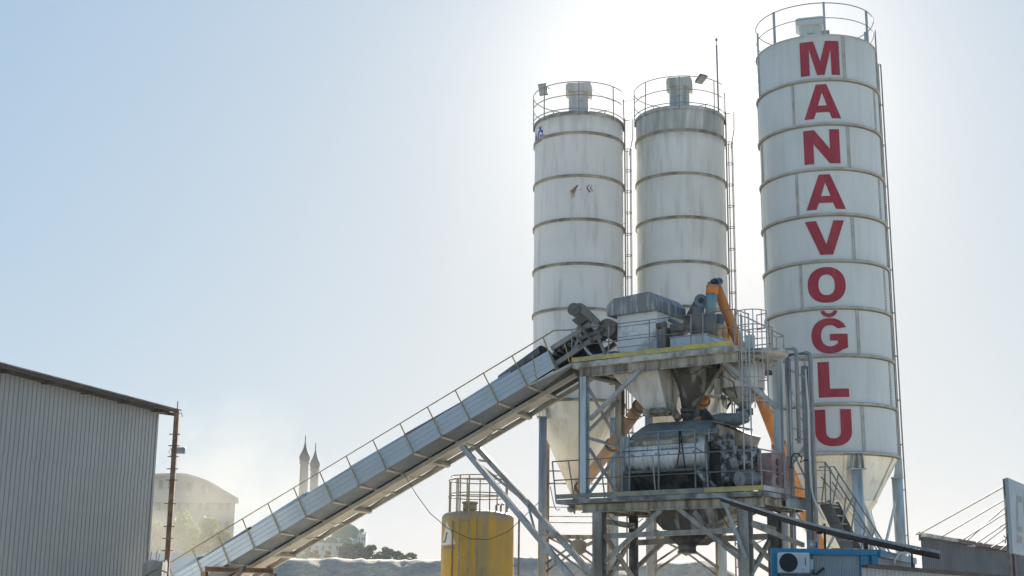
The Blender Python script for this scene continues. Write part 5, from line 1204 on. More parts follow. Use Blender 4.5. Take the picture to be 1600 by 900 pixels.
ST = thing('stair', 'steep steel stair with twin handrails behind the long awning', 'stair', V((fp(1330, 880, 3).x, fp(1330, 880, 3).y, 0)))
ks0, ks1 = 2.9, 3.55
a0, a1 = fp(1288, 785, ks0), fp(1330, 872, ks0); dn = (a1-a0).normalized(); ln = a0.z/abs(dn.z)
c0_ = a0+VV*(ks1-ks0)
for base, nm in ((a0, 'stringer'), (c0_, 'stringer')):
    b = MB(); b.beam(base, base+dn*(ln-0.05), 0.05, 0.36, VV.cross(dn)); b.v = []; b.f = []; b.sm = []
    x = dn.cross(VV).normalized(); b.slab([base-x*0.17, base+x*0.17, base+x*0.17+dn*(ln-0.1), base-x*0.17+dn*(ln-0.1)], VV*0.04); b.build(nm, 'pipe_grey', ST)
n_t = int(ln/0.27)
for i in range(n_t):
    p = a0+dn*(0.15+i*0.27); b = MB(); q = [p-UU*0.13, p+UU*0.13]; b.hexa([q[0], q[1], q[1]+VV*0.65, q[0]+VV*0.65], [v+ZZ*0.03 for v in (q[0], q[1], q[1]+VV*0.65, q[0]+VV*0.65)]); b.build('tread', 'galv', ST)
b = MB()
b.path([fp(1268, 722, ks0), fp(1289, 722, ks0), fp(1358, 831, ks0), fp(1380, 866, ks0)], 0.024, 6); b.path([fp(1283, 745, ks0), fp(1351, 829, ks0), fp(1372, 862, ks0)], 0.02, 6)
for a, c in (((1290, 730), (1284, 784)), ((1322, 776), (1316, 820)), ((1352, 822), (1345, 862)), ((1289, 722), (1290, 784))): b.tube(fp(*a, ks0), fp(*c, ks0), 0.022, 6)
b.build('handrail', 'rail', ST)
b = MB()
b.path([fp(1280, 730, ks1), fp(1303, 729, ks1), fp(1373, 835, ks1), fp(1392, 866, ks1)], 0.024, 6); b.path([fp(1300, 753, ks1), fp(1362, 840, ks1), fp(1380, 868, ks1)], 0.02, 6)
for a, c in (((1297, 730), (1298, 788)), ((1310, 741), (1301, 788)), ((1337, 781), (1330, 832)), ((1366, 826), (1358, 866))): b.tube(fp(*a, ks1), fp(*c, ks1), 0.022, 6)
b.path([fp(1266, 735, ks1), fp(1300, 735, ks1)], 0.016, 6); b.path([fp(1266, 762, ks1), fp(1290, 762, ks1)], 0.016, 6)
b.build('handrail', 'rail', ST)
b = MB(); b.slab([fp(1270, 787, 2.7), fp(1292, 787, 2.7), fp(1292, 787, 2.7)+VV*0.9, fp(1270, 787, 2.7)+VV*0.9], ZZ*0.05); b.build('top_landing', 'galv', ST)

# ------------------------------------------------------------------ long awning
AW = thing('awning', 'long thin corrugated awning sloping down to the right above the blue office', 'awning', V((at(1300, 820, 33.5).x, 33.5, 0)))
l0, l1 = at(1125, 777, 36.2), at(1468, 864, 31.2); dp = V((0.30, 1.0, 0.0)).normalized()*2.0
d_ = (l1-l0); n = 150; A = []; B = []
for i in range(n+1):
    t = i/n; sag = -0.10*math.sin(math.pi*t); h = 0.035 if i % 2 else 0.0
    A.append(l0+d_*t+ZZ*(sag+h)); B.append(l0+d_*t+ZZ*(sag+h+0.06)+dp)
b = MB(); b.add(A+B, [(i, i+1, n+1+i+1, n+1+i) for i in range(n)]); o = b.build('sheet', 'awn', AW); md = o.modifiers.new('t', 'SOLIDIFY'); md.thickness = 0.012
b = MB()
for i in range(12):
    f = lambda t: l0+d_*t+ZZ*(-0.10*math.sin(math.pi*t)+0.02)-dp*0.012
    b.beam(f(i/12), f((i+1)/12), 0.02, 0.055)
b.build('lit_edge', 'galv', AW)  # pale strip added along the front, painting in the light on the sheet's edge
for j, m_ in ((0.08, 'galv'), (0.95, 'roofdark')):
    b = MB()
    for i in range(12):
        f = lambda t: l0+d_*t+ZZ*(-0.10*math.sin(math.pi*t)-0.055+0.03*j)+dp*j
        b.beam(f(i/12), f((i+1)/12), 0.06, 0.07)
    b.build('purlin', 'roofdark', AW)
b = MB(); b.beam(fp(1130, 782, -0.3), fp(1166, 872, 0.0), 0.07, 0.09); b.build('strut', 'galv', AW)
p = at(1352, 838, 33.3); b = MB(); b.beam(V((p.x, p.y, 2.2)), p, 0.09, 0.09, V((0, 1, 0))); b.build('strut', 'dsteel', AW)
p = at(1424, 853, 32.4); b = MB(); b.beam(V((p.x, p.y, 2.2)), p, 0.04, 0.04, V((0, 1, 0))); b.build('strut', 'dsteel', AW)
p = at(1288, 818, 34.6); b = MB(); b.beam(V((p.x, p.y, 2.2)), p, 0.05, 0.05, V((0, 1, 0))); b.build('strut', 'black', AW)

# ------------------------------------------------------------------ blue and grey site office
f0, f1, f2 = at(1204, 857, 31.0), at(1369, 859, 31.0), at(1427, 872, 35.2)
SO = thing('site_office', 'blue framed container office with grey ribbed walls under the awning', 'cabin', V((f0.x, 31, 0)))
zo = f0.z; F0, F1, F2 = (V((p.x, p.y, 0)) for p in (f0, f1, f2))
b = MB(); back = V((1.0, 4.2, 0)); b.slab([F0+V((0.05, 0.08, 0)), F1+V((-0.05, 0.08, 0)), F2+V((-0.1, -0.05, 0)), F0+back+V((0.1, 0, 0))], ZZ*(zo-0.06)); b.build('core', 'contwall', SO)
def ribwall(p, q, z0, z1, n, nm, m, par): return corr_sheet(p+ZZ*z0, q+ZZ*z0, q+ZZ*z1, p+ZZ*z1, n, 0.015, V(((q-p).y, -(q-p).x, 0))).build(nm, m, par)
ribwall(F0+V((0.1, 0.02, 0)), F1+V((-0.3, 0.02, 0)), 0.2, zo-0.12, 34, 'wall', 'contwall', SO)
dd = (F2-F1).normalized(); nn_ = V((dd.y, -dd.x, 0))
ribwall(F1+dd*0.1+nn_*0.0, F2-nn_*0.0, 0.2, zo-0.15, 40, 'wall', 'contwall', SO)
b = MB(); b.beam(F0+ZZ*(zo-0.06)-V((0, 0.03, 0)), F1+ZZ*(zo-0.06)-V((0, 0.03, 0)), 0.10, 0.13); b.build('top_frame', 'cyan', SO, bevel=0.008)
b = MB(); b.beam(F1+ZZ*(zo-0.07)+nn_*0.03+dd*.06, F2+ZZ*(zo-0.07)+nn_*0.03, 0.10, 0.15); b.build('top_frame', 'cyan', SO, bevel=0.008)
for p, w_ in ((F0+V((0.06, -0.03, 0)), 0.13), (at(1350, 870, 30.97), 0.17), (F1+V((-0.06, -0.03, 0)), 0.13), (F2+V((-0.04, -0.04, 0)), 0.1)):
    p = V((p.x, p.y, 0)); b = MB(); b.beam(p, p+ZZ*(zo-0.13), w_, 0.09, V((0, 1, 0))); b.build('corner_post', 'cyan', SO)
b = MB(); b.tube(at(1375, 861, 31.5), V((at(1375, 861, 31.5).x, 31.5, 0.5)), 0.05, 10); b.build('drain_pipe', 'contwall', SO)
# air conditioner
ac0, ac1 = at(1217, 863, 30.7), at(1266, 896, 30.7)
AC = thing('air_conditioner', 'white outdoor air conditioning unit with a round dark grille on the blue office', 'air conditioner', V((ac0.x, 30.7, ac1.z)))
b = MB(); cx = (ac0.x+ac1.x)/2; cz = (ac0.z+ac1.z)/2; b.box(V((cx, 30.82, cz)), ac1.x-ac0.x, 0.27, ac0.z-ac1.z); b.build('casing', 'acwhite', AC, bevel=0.02)
g = at(1232, 879, 30.68); b = MB()
for i in range(7): r_ = 0.03+0.027*i; b.path([g+V((r_*math.cos(a*math.pi/14), 0, r_*math.sin(a*math.pi/14))) for a in range(28)], 0.006, 5, closed=True)
for i in range(8): a = i*math.pi/8; b.tube(g-V((math.cos(a), 0, math.sin(a)))*0.19, g+V((math.cos(a), 0, math.sin(a)))*0.19, 0.005, 5)
b.build('grille', 'black', AC)
b = MB(); b.tube(g+V((0, 0.001, 0)), g+V((0, 0.006, 0)), 0.192, 32); b.build('fan_opening', 'black', AC)
b = MB(); b.box(V((ac1.x+0.045, 30.86, cz-0.03)), 0.09, 0.16, 0.22); b.build('service_cover', 'acwhite', AC, bevel=0.01)
b = MB(); b.box(V((ac1.x-0.10, 30.682, cz+0.03)), 0.02, 0.004, 0.17); b.build('badge', 'dsteel', AC)
b = MB(); b.box(V((ac1.x-0.15, 30.682, cz-0.14)), 0.05, 0.004, 0.012); b.build('badge', 'signred', AC)
b = MB(); b.beam(V((ac0.x+0.02, 30.72, ac1.z-0.03)), V((ac1.x, 30.72, ac1.z-0.03)), 0.04, 0.04); b.beam(V((ac0.x+0.05, 30.72, ac1.z-0.03)), V((ac0.x+0.05, 31.0, ac1.z-0.03)), 0.04, 0.04); b.beam(V((ac1.x-0.05, 30.72, ac1.z-0.03)), V((ac1.x-0.05, 31.0, ac1.z-0.03)), 0.04, 0.04); b.build('bracket', 'dsteel', AC)
b = MB(); b.path([at(1270, 896, 30.8), at(1276, 897, 30.85), at(1283, 891, 30.92), at(1287, 888, 30.95)], 0.03, 8); b.path([at(1268, 866, 30.9), at(1268.5, 880, 30.88), at(1272, 893, 30.85)], 0.014, 6); b.build('hose', 'black', AC)
HS = thing('horn_speaker', 'round grey horn loudspeaker on the roof of the blue office', 'loudspeaker', at(1269, 858, 31.3))
p = at(1269, 851, 31.1); ax = V((-0.35, -1, 0.0)).normalized(); b = MB(); b.tube(p+ax*0.10, p, 0.09, 24, 0.05); b.tube(p, p-ax*0.10, 0.045, 16); b.tube(p+ax*0.10, p+ax*0.105, 0.095, 24, 0.09); b.build('horn', 'bluegrey', HS)
b = MB(); b.tube(p+ax*0.106, p+ax*0.125, 0.03, 16); b.build('throat', 'acwhite', HS)
b = MB(); b.box(p-ax*0.16, 0.12, 0.12, 0.12, 0.3); b.tube(p-ax*0.05, V((p.x, p.y, zo)), 0.015, 6); b.build('driver', 'black', HS)
CM = thing('site_camera', 'small black box lamp on the dark pole under the awning', 'camera', at(1280, 833, 34.5))
p = at(1280, 829, 34.5); b = MB(); b.box(p, 0.11, 0.14, 0.17, 0.2); b.build('housing', 'black', CM, bevel=0.01); b = MB(); b.tube(p, at(1288, 830, 34.6), 0.015, 6); b.build('bracket', 'black', CM)

# ------------------------------------------------------------------ low ribbed shed at the lower right and the grey hall behind
g0, g1 = at(1346, 882, 27.0), at(1640, 907, 36.5)
LS = thing('low_shed', 'low ribbed metal lean-to with a dark roof edge at the bottom right', 'shed', V((g0.x, g0.y, 0)))
G0, G1 = V((g0.x, g0.y, 0)), V((g1.x, g1.y, 0)); gd_ = (G1-G0).normalized(); gn_ = V((gd_.y, -gd_.x, 0)); zg = (g0.z+g1.z)/2
corr_sheet(G0, G1, G1+ZZ*(g1.z-0.05), G0+ZZ*(g0.z-0.05), 60, 0.025, gn_).build('wall', 'contwall', LS)
b = MB(); DG = V((0.62, 2.0, 0)); b.slab([G0+DG*0.04, G1+DG*0.04, G1+DG, G0+DG], ZZ*(min(g0.z, g1.z)-0.1)); b.build('core', 'contwall', LS)
b = MB(); b.beam(g0+gn_*0.06-ZZ*0.03, g1+gn_*0.06-ZZ*0.03, 0.12, 0.05); b.slab([g0+gn_*0.1, g1+gn_*0.1, g1+DG+ZZ*0.04, g0+DG+ZZ*0.04], ZZ*0.02); b.build('roof', 'roofdark', LS)
b = MB(); b.path([at(x, y, 28.5) for x, y in ((1397, 885), (1399, 874), (1405, 866), (1413, 863), (1420, 864), (1422, 870))], 0.018, 6); b.build('loose_cable', 'hose', LS)

h0, h1 = at(1440, 839, 60.0), at(1581, 862, 73.0)
GHh = thing('grey_hall', 'long grey metal hall with a brown roof edge at the right side', 'building', V((h0.x, h0.y, 0)))
H0, H1_ = V((h0.x, h0.y, 0)), V((h1.x, h1.y, 0)); hd_ = (H1_-H0).normalized(); hn = V((hd_.y, -hd_.x, 0)); zh = (h0.z+h1.z)/2
corr_sheet(H0, H1_, H1_+ZZ*zh, H0+ZZ*zh, 55, 0.03, hn).build('wall', 'greybld', GHh)
H2_ = H1_+hd_*12; corr_sheet(H1_+hd_*0.3, H2_, H2_+ZZ*zh, H1_+hd_*0.3+ZZ*zh, 40, 0.03, hn).build('wall', 'greybld', GHh)
b = MB(); DH_ = V((2.9, 8, 0)); b.slab([H0+DH_*0.008-hn*0.04, H2_-hn*0.05, H2_+DH_, H0+DH_], ZZ*(zh-0.02)); b.build('core', 'greybld', GHh)
b = MB(); b.beam(H1_+hd_*0.15+hn*0.06, H1_+hd_*0.15+hn*0.06+ZZ*(zh-0.05), 0.32, 0.1, hn); b.build('downpipe', 'brown', GHh)
mid_ = H0.lerp(H1_, 0.30)
b = MB(); b.beam(H0-hd_*0.25+hn*0.12+ZZ*(zh+0.05), mid_+hn*0.12+ZZ*(zh+0.05), 0.3, 0.14); b.build('roof_edge', 'deck', GHh, 'pale grey roof edge')
b = MB(); b.beam(mid_+hn*0.12+ZZ*(zh+0.05), H2_+hn*0.12+ZZ*(zh+0.05), 0.3, 0.18); b.build('roof_edge', 'brown', GHh)
b = MB(); b.slab([H0+ZZ*(zh+0.1), H2_+ZZ*(zh+0.1), H2_+DH_+ZZ*(zh+0.2), H0+DH_+ZZ*(zh+0.2)], ZZ*0.05); b.build('roof', 'brown', GHh)
p = at(1515.5, 851, 66); b = MB(); b.tube(p-ZZ*0.1, p+ZZ*0.12, 0.28, 14, 0.1); b.build('roof_vent', 'acwhite', GHh)
p = at(1437, 835, 59.8); b = MB(); b.tube(p-ZZ*0.25, p+ZZ*0.1, 0.05, 8); b.tube(p-V((0.15, 0, 0)), p+V((0.15, 0, 0.05)), 0.03, 6); b.build('wire_anchor', 'roofdark', GHh)
HU = thing('roof_hut', 'tiny pale hut with a brown roof peeking out beside the sign', 'hut', at(1573, 863, 72))
b = MB(); p0, p1 = at(1567, 864, 72), at(1588, 864, 72); zt3 = at(1573, 853, 72).z; b.slab([p0, p1, p1+V((0, 2, 0)), p0+V((0, 2, 0))], ZZ*(zt3-p0.z)); b.build('wall', 'deck', HU)
b = MB(); z4 = at(1573, 849, 72).z; b.loft([[p0+V((-0.1, -0.1, zt3-p0.z)), p0+V((-0.1, 2.1, zt3-p0.z)), p0+V((-0.1, 1, z4-p0.z))], [p1+V((0.1, -0.1, zt3-p0.z)), p1+V((0.1, 2.1, zt3-p0.z)), p1+V((0.1, 1, z4-p0.z))]]); b.build('roof', 'brown', HU)
b = MB(); b.path([at(1571, 849, 71.8), at(1570.5, 843, 71.8), at(1572, 840, 71.8), at(1568, 837, 71.8)], 0.03, 5); b.path([at(1572, 840, 71.8), at(1575, 838, 71.8)], 0.03, 5); b.build('aerial', 'roofdark', HU)
# advertising sign, seen almost edge-on, with stay wires to the hall roof
s0_, s2_ = at(1575.3, 746.5, 50.0), at(1582, 864, 50.0); sdv = V((0.50, 0.866, 0)); zs0, zs1 = s2_.z, s0_.z
SG_ = thing('sign_board', 'tall pale blue advertising board cut off by the right edge', 'sign', V((s0_.x, s0_.y, 0)))
P0 = V((s0_.x, s0_.y, 0)); P1 = P0+sdv*7; sn = V((sdv.y, -sdv.x, 0))
b = MB(); b.slab([P0+ZZ*zs0, P1+ZZ*zs0, P1+ZZ*zs1, P0+ZZ*zs1], -sn*0.12); b.build('panel', 'sign', SG_)
def onsign(px, py):
    d = ray(px, py); t = (P0-CP).dot(sn)/d.dot(sn); return CP+d*t+sn*0.01
def spoly(nm, m, pts, off=0.0): b = MB(); b.add([onsign(*p)+sn*off for p in pts], [tuple(range(len(pts)))]); return b.build(nm, m, SG_)
spoly('mark', 'signgrey', [(1588.5, 774), (1597, 776), (1597, 786), (1590.5, 784.5), (1591, 822), (1598, 823.5), (1598, 832.5), (1591, 831), (1588.6, 828)])
q0 = onsign(1598.2, 776); q1 = onsign(1599.4, 823); zc5 = (q0.z+q1.z)/2; hh5 = (q0.z-q1.z)/2; xx5 = (q0-P0).dot(sdv)
b = MB(); pts = [P0+sdv*(xx5+hh5*0.8-hh5*0.8*math.cos(a))+ZZ*(zc5+hh5*1.25*math.sin(a))+sn*0.012 for a in [2*math.pi*i/28 for i in range(28)]]; b.add(pts, [tuple(range(28))]); b.build('mark', 'signred', SG_)
tl = onsign(1588.5, 847.5); text_mesh('GRUP', 'lettering', 'pink', tl, sdv, ZZ, (onsign(1589, 835.5).z-tl.z), sn*0.003, SG_)
for i, t in enumerate((0.35, 3.2, 6.2)):
    b = MB(); b.beam(P0+sdv*t-sn*0.2, P0+sdv*t-sn*0.2+ZZ*zs1, 0.1, 0.1, sdv); b.build('post', 'dsteel', SG_)
b = MB()
fr = [at(x, y, 50.2) for x, y in ((1577, 774.5), (1571, 774.5), (1573.5, 833), (1580, 833))]; b.path(fr, 0.03, 6); b.build('side_frame', 'rail', SG_)
for (a, c) in (((1436, 834.5), (1575.5, 756.7)), ((1467, 841), (1576.5, 776.7)), ((1499, 846.7), (1577, 797.8)), ((1506, 849), (1577, 786.7)), ((1522, 851), (1578, 813)), ((1533, 853), (1578.5, 818)), ((1546.7, 856.7), (1579.5, 838)), ((1563, 860), (1580, 845.6))):
    t = (a[0]-1440)/141; Ya = 60+13*t
    b = MB(); b.tube(at(a[0], a[1], Ya), at(c[0], c[1], 50.15), 0.028, 6); b.build('stay_rod', 'rail', SG_)

# ------------------------------------------------------------------ far things: dusty building, mosque, minarets
YB = 170.0
FB = thing('arched_building', 'pale stone building with a curved roof and arched windows in the dust', 'building', V((at(300, 850, YB).x, YB, 8)))
out = [(180, 748), (220, 743), (250, 740.5), (284, 740), (300, 742.5), (327, 752), (353, 767), (371, 777.5), (373.5, 778)]
def _cat(P, n=6):
    o = []
    for i in range(len(P)-1):
        a, b_, c, d = P[max(i-1, 0)], P[i], P[i+1], P[min(i+2, len(P)-1)]
        for k in range(n):
            t = k/n; o.append(tuple(0.5*((2*b_[j])+(-a[j]+c[j])*t+(2*a[j]-5*b_[j]+4*c[j]-d[j])*t*t+(-a[j]+3*b_[j]-3*c[j]+d[j])*t**3) for j in (0, 1)))
    return o+[P[-1]]
out = _cat(out[:-1])+[out[-1]]
top = [at(x, y, YB) for x, y in out]; bot = [at(180, 900, YB), at(366.7, 900, YB)]
xw = at(366.7, 800, YB).x
b = MB(); pts = [V((p.x, YB, p.z-0.25)) for p in top[:-1]]+[V((xw, YB, at(367, 778, YB).z-0.2)), V((xw, YB, 5)), V((top[0].x, YB, 5))]; b.slab(pts, V((-4.5, 16, 0))); b.build('wall', 'stonefar', FB)
b = MB(); A = [V((p.x, YB-0.5, p.z)) for p in top]; n = len(A)
b.add(A+[p+V((-4.7, 17, 0)) for p in A]+[p-ZZ*0.3 for p in A]+[p+V((-4.7, 17, -0.3)) for p in A], [(i, i+1, n+i+1, n+i) for i in range(n-1)]+[(2*n+i, 3*n+i, 3*n+i+1, 2*n+i+1) for i in range(n-1)]+[(i, 2*n+i, 2*n+i+1, i+1) for i in range(n-1)]+[(n-1, 3*n-1, 4*n-1, 2*n-1)]); b.build('roof', 'stonefar', FB)
b = MB(); c_ = at(340, 784, YB).z; b.box(V(((top[0].x+at(374, 784, YB).x)/2, YB-0.2, c_)), at(374, 784, YB).x-top[0].x, 0.7, 0.35); b.build('cornice', 'stonefar', FB)
for row, xs, w_, h_ in ((761, (252, 266, 297, 317.5, 329), 3.1, 6.8), (791, (248.5, 265, 281, 293, 313, 325, 345, 356), 2.9, 6.5), (821, (300, 324, 343, 355), 2.9, 6.8)):
    for x in xs:
        y = row if row != 761 else {252: 757, 266: 757, 297: 760.5, 317.5: 765, 329: 764}[x]
        p = at(x, y, YB); a_, h2 = w_/FPX*YB, h_/FPX*YB
        out_ = [(-a_, -h2), (a_, -h2), (a_, h2*0.55)]+[(a_*math.cos(R(t)), h2*0.55+a_*math.sin(R(t))) for t in (30, 60, 90, 120, 150)]+[(-a_, h2*0.55)]
        b = MB(); b.slab([V((p.x+u*1.3, YB-0.02, p.z+v_*1.12)) for u, v_ in out_], V((0, -0.12, 0))); wf = b.build('window', 'stonefar', FB)
        b = MB(); b.slab([V((p.x+u, YB-0.142, p.z+v_)) for u, v_ in out_], V((0, -0.02, 0))); b.build('pane', 'winfar', wf)
def minaret(label, px, ytip, ybt, yw, ybb, wsh, wbulb, Y=360.0):
    p = at(px, 860, Y); s_ = Y/FPX; c = V((at(px, yw, Y).x, Y, 0)); Z = lambda y: at(px, y, Y).z
    root = thing('minaret', label, 'minaret', V((c.x, c.y, Z(880))), 'minarets of the mosque')
    b = MB(); r_ = wsh*s_/2; b.lathe(c, [(r_*1.15, Z(900)), (r_*1.05, Z(790)), (r_, Z(ybb+4)), (r_*0.96, Z(ybb+1))], 16, False); b.build('shaft', 'minaret', root)
    b = MB(); b.lathe(c, [(r_*0.96, Z(ybb+2)), (r_*1.22, Z(ybb+1)), (r_*1.22, Z(ybb-1)), (r_*0.98, Z(ybb-1.5))], 24, False); b.build('balcony', 'minaret', root)
    rb = wbulb*s_/2; b = MB(); H = ybb-ybt
    prof = [(r_*0.95, ybb-1), (rb*0.93, yw+3.5), (rb, yw), (rb*0.93, yw-3.5), (rb*0.68, yw-8), (rb*0.42, yw-12.5), (rb*0.24, yw-17.5), (rb*0.10, ybt)]
    b.lathe(c, [(a, Z(y)) for a, y in prof], 24); b.build('cap', 'lead', root)
    b = MB(); z = Z(ybt+0.5); b.tube(V((c.x, c.y, z)), V((c.x, c.y, Z(ytip))), 0.10, 8)
    for q, rr in ((2, 0.28), (4.5, 0.22), (7, 0.16)): y = ybt-q; b.lathe(c, [(0.02, Z(y+0.9)), (rr, Z(y)), (0.02, Z(y-0.9))], 10)
    b.build('finial', 'lead', root)
minaret('taller left one of the two stone minarets with onion caps', 476, 680, 691, 715.5, 723.5, 13, 17)
minaret('shorter right one of the two stone minarets with onion caps', 492, 692, 703, 726, 734, 12.5, 16, 372)
YM = 350.0; sM = YM/FPX
MO = thing('mosque', 'white mosque with green domes half hidden behind the conveyor', 'mosque', V((at(525, 868, YM).x, YM, 12)))
def zM(y): return at(535, y, YM).z
def xM(px, y=845): return at(px, y, YM).x
def dome(px, ybase, rpx, hpx, m='green', name='dome', par=MO, yy=8):
    c = V((xM(px), YM+yy, 0)); b = MB(); r_ = rpx*sM; zb = zM(ybase); h = hpx*sM
    b.lathe(c, [(r_*math.cos(a), zb+h*math.sin(a)) for a in [math.pi/2*i/12 for i in range(13)]], 32); o = b.build(name, m, par)
    b = MB(); b.tube(c+ZZ*(zb+h*0.98), c+ZZ*(zb+h*1.18), 0.12, 6); b.lathe(c, [(0.02, zb+h*1.03), (0.25, zb+h*1.06), (0.02, zb+h*1.1)], 8); b.build('finial', 'lead', o)
dome(536, 840, 24.5, 25); dome(541, 848, 11, 9, yy=0); dome(518, 848, 11, 9, yy=0); dome(500, 850, 9, 8, yy=2)
b = MB(); c = V((xM(536), YM+8, 0)); b.lathe(c, [(24.8*sM, zM(852)), (24.8*sM, zM(840)), (25.3*sM, zM(839.5)), (24*sM, zM(839))], 32, False); b.build('drum', 'mosquewall', MO)
b = MB(); b.slab([V((xM(470), YM, 8)), V((xM(560), YM, 8)), V((xM(560), YM+16, 8)), V((xM(470), YM+16, 8))], ZZ*(zM(848)-8)); b.build('wall', 'mosquewall', MO)
b = MB(); b.box(V(((xM(559)+xM(571))/2, YM+3, (zM(834)+8)/2)), xM(571)-xM(559), 5, zM(834)-8); b.build('wall', 'mosquewall', MO)
b = MB()
for i in range(4): b.box(V((xM(560.5+i*3.2), YM+0.6, zM(833))), 0.25, 0.25, 0.7)
b.build('parapet', 'mosquewall', MO)
for x in (484, 495, 505, 516, 527, 538):
    p = at(x, 856, YM-0.1); a_, h2 = 1.9*sM, 4*sM; o_ = [(-a_, -h2), (a_, -h2), (a_, h2*0.5)]+[(a_*math.cos(R(t)), h2*0.5+a_*math.sin(R(t))) for t in (45, 90, 135)]+[(-a_, h2*0.5)]
    b = MB(); b.slab([V((p.x+u, YM-0.01, p.z+v_)) for u, v_ in o_], V((0, -0.08, 0))); b.build('window', 'winfar', MO)
for x in (562, 566, 569):
    b = MB(); p = at(x, 842, YM+0.4); b.box(V((p.x, YM+0.47, p.z)), 0.28, 0.06, 0.8); b.build('window', 'winfar', MO)
SDh = thing('satellite_dish', 'dark satellite dish on the mosque side block', 'dish', V((xM(564), YM+2, zM(834))))
b = MB(); c = V((xM(564), YM+2, zM(829))); b.lathe(V((0, 0, 0)), [(0.0, 0.0), (0.35, .05), (0.62, 0.2)], 20); rot = V((-0.4, -1, 0.5)).to_track_quat('Z', 'Y').to_matrix(); b.v = [c+rot@v for v in b.v]; o = b.build('reflector', 'black', SDh); md = o.modifiers.new('t', 'SOLIDIFY'); md.thickness = 0.03
b = MB(); b.tube(V((c.x, c.y, zM(834))), c, 0.05, 6); b.build('mast', 'black', SDh)

# ------------------------------------------------------------------ trees
def tree(name, label, px, ybase, ytop, wpx, Y, leafm, seed, nleaf, lsz, grp, lumps=6, low=0.0):
    rnd = random.Random(seed); s_ = Y/FPX; base = at(px, ybase, Y); gz = hill_h(base.x, base.y)-0.1; top = at(px, ytop, Y); H = top.z-base.z; Wd = wpx*s_
    root = thing(name, label, 'tree' if name == 'tree' else 'bush', V((base.x, Y, min(gz, base.z))), grp)
    b = MB(); bz = min(gz, base.z); b.tube(V((base.x, Y, bz)), V((base.x, Y, base.z+H*0.45)), 0.05*H**0.7+0.04, 8, 0.03)
    cs_ = []
    for i in range(lumps):
        a = rnd.uniform(0, 6.28); rr = rnd.uniform(0.1, 0.36)*Wd; h = rnd.uniform(0.3+low, 0.82); sz = rnd.uniform(0.16, 0.27)
        c = V((base.x+rr*math.cos(a), Y+rr*math.sin(a)*0.8, base.z+H*h)); cs_.append((c, Wd*sz*(1.15-0.5*h), H*sz*0.75))
        b.tube(V((base.x, Y, base.z+H*0.2*h)), c, 0.04, 5, 0.015)
    cs_.append((V((base.x, Y, base.z+H*0.8)), Wd*0.2, H*0.2)); cs_.append((V((base.x, Y, base.z+H*0.35)), Wd*0.42, H*0.35))
    b.build('trunk', 'bark', root)
    cb_ = MB()
    for i in range(nleaf):
        c, rx, rz = rnd.choice(cs_)
        d = V((rnd.gauss(0, 1), rnd.gauss(0, 1), rnd.gauss(0, 1))).normalized()*(rnd.random()**0.4)*rnd.choice((1, 1, 1, 1.18))
        p = c+V((d.x*rx, d.y*rx, d.z*rz)); x = V((rnd.gauss(0, 1), rnd.gauss(0, 1), rnd.gauss(0, 1))).normalized(); y = x.cross(V((rnd.gauss(0, 1), rnd.gauss(0, 1), rnd.gauss(0, 1)))).normalized()
        l = lsz*rnd.uniform(0.6, 1.3); cb_.add([p-x*l, p+y*l*0.45, p+x*l, p-y*l*0.45], [(0, 1, 2, 3)])
    cb_.build('crown', leafm, root)
EG = 'trees in front of the mosque'
for i, (px, yb, yt, w_, lab) in enumerate(((541, 874, 848, 30, 'dense dark green tree right under the mosque domes'), (560, 874, 848, 28, 'dark green tree below the satellite dish block'), (577, 874, 852, 20, 'dark green tree right of the mosque side block'), (602, 874, 856, 24, 'rounded dark tree between the mosque trees and the lower bushes'),
        (622, 874, 862, 18, 'small dark tree second from the right end of the row'), (642, 874, 865, 20, 'lowest dark bush at the right end of the row'))):
    tree('tree', lab, px, yb+2, yt-1, w_*1.15, 300, 'leaf', 20+i, 2600, 0.27, EG, 9, -0.28)
for i, (px, yt, w_, lab) in enumerate(((590, 865, 26, 'low green scrub in the first gap of the dark tree row'), (633, 868, 24, 'low green scrub before the last dark bush of the row'))):
    tree('bush', lab, px, 876, yt, w_, 296, 'leaf', 80+i, 1200, 0.24, 'low scrub between the dark trees', 7, -0.3)
for i, (px, yt, w_, lab) in enumerate(((478, 857, 20, 'dry olive bush under the conveyor left of the mosque wall'), (494, 858, 22, 'dry olive bush before the white mosque wall'), (512, 859, 20, 'dry yellowish bush beside the first dark tree'))):
    tree('bush', lab, px, 874, yt, w_, 290, 'leafd' if i else 'leafy', 40+i, 900, 0.25, 'dry bushes by the mosque', 5)
for i, (px, yt, w_, lab) in enumerate(((244, 815, 44, 'dusty tree half hidden by the corrugated shed'), (285, 798, 66, 'tallest dusty green tree in front of the arched building'), (318, 806, 50, 'dusty tree below the right part of the arched building'), (345, 826, 34, 'small dusty tree nearest the conveyor rail'))):
    tree('tree', lab, px, 872, yt, w_, 146-i*2, 'leafy', 60+i, 3600, 0.2, 'dusty trees by the arched building', 12, -0.25)
BW = thing('boundary_wall', 'low white wall below the dusty trees', 'wall', V((at(290, 872, 118).x, 118, 0)))
p0, p1 = at(215, 865, 118), at(352, 868, 118); b = MB(); b.box(V(((p0.x+p1.x)/2, 118, p0.z/2)), p1.x-p0.x, 0.3, p0.z); b.build('wall_face', 'white', BW); b = MB(); b.box(V(((p0.x+p1.x)/2, 118, p0.z+0.04)), p1.x-p0.x+0.1, 0.42, 0.08); b.build('coping', 'white', BW)
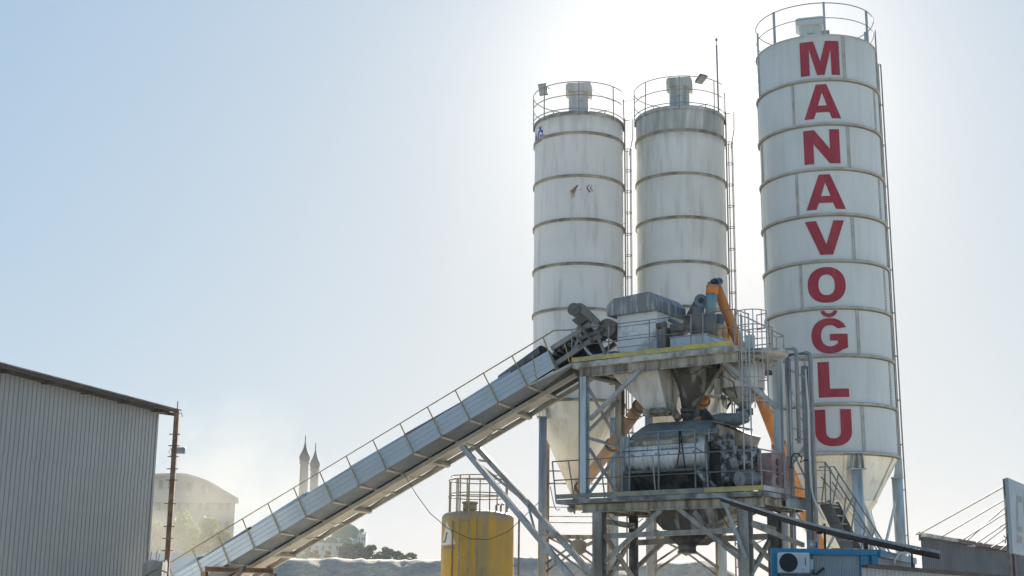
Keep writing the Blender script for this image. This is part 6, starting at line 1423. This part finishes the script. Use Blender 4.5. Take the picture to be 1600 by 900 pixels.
# dust blowing up in front of the arched building
dm = bpy.data.materials.new('blown_dust'); dm.use_nodes = True; n = dm.node_tree; n.nodes.clear(); L = n.links
tc = n.nodes.new('ShaderNodeTexCoord'); nz = n.nodes.new('ShaderNodeTexNoise'); nz.inputs['Scale'].default_value = 0.11; nz.inputs['Detail'].default_value = 4; nz.inputs['Roughness'].default_value = 0.6
L.new(tc.outputs['Object'], nz.inputs['Vector'])
mr_ = n.nodes.new('ShaderNodeMapRange'); mr_.inputs[1].default_value = 0.43; mr_.inputs[2].default_value = 0.68; mr_.inputs[3].default_value = 0.0; mr_.inputs[4].default_value = 0.085; L.new(nz.outputs['Fac'], mr_.inputs[0])
ln_ = n.nodes.new('ShaderNodeVectorMath'); ln_.operation = 'MULTIPLY'; ln_.inputs[1].default_value = (1/17.0, 1/9.0, 1/13.0); L.new(tc.outputs['Object'], ln_.inputs[0])
le = n.nodes.new('ShaderNodeVectorMath'); le.operation = 'LENGTH'; L.new(ln_.outputs[0], le.inputs[0])
fo = n.nodes.new('ShaderNodeMapRange'); fo.inputs[1].default_value = 1.0; fo.inputs[2].default_value = 0.25; fo.inputs[3].default_value = 0; fo.inputs[4].default_value = 1; L.new(le.outputs['Value'], fo.inputs[0])
mu = n.nodes.new('ShaderNodeMath'); mu.operation = 'MULTIPLY'; L.new(mr_.outputs[0], mu.inputs[0]); L.new(fo.outputs[0], mu.inputs[1])
pv = n.nodes.new('ShaderNodeVolumePrincipled'); pv.inputs['Color'].default_value = (0.86, 0.80, 0.68, 1); pv.inputs['Anisotropy'].default_value = 0.0; L.new(mu.outputs[0], pv.inputs['Density'])
mo = n.nodes.new('ShaderNodeOutputMaterial'); L.new(pv.outputs[0], mo.inputs['Volume'])
dc = at(300, 810, 130); b = MB(); 
bm = bmesh.new(); bmesh.ops.create_icosphere(bm, subdivisions=3, radius=1.0)
for v in bm.verts: v.co = V((v.co.x*17, v.co.y*9, v.co.z*13))
me = bpy.data.meshes.new('dust_cloud'); bm.to_mesh(me); bm.free(); me.materials.append(dm); o = bpy.data.objects.new('dust_cloud', me); COL.objects.link(o); o.location = V((dc.x, 130, dc.z))
tag(o, 'pale dust blowing up in front of the arched building', 'dust', kind='stuff')
# ------------------------------------------------------------------ air
hm = bpy.data.materials.new('hazy_air'); hm.use_nodes = True; n = hm.node_tree; n.nodes.clear()
pv = n.nodes.new('ShaderNodeVolumePrincipled'); pv.inputs['Color'].default_value = (0.92, 0.95, 1.0, 1); pv.inputs['Density'].default_value = 0.00028; pv.inputs['Anisotropy'].default_value = 0.0
mo = n.nodes.new('ShaderNodeOutputMaterial'); n.links.new(pv.outputs[0], mo.inputs['Volume'])
hb = MB(); hb.box((0, 225, 14), 640, 500, 30); hz = hb.build('haze', hm); tag(hz, kind='stuff')
hz['label'] = 'thin dusty haze filling the air'
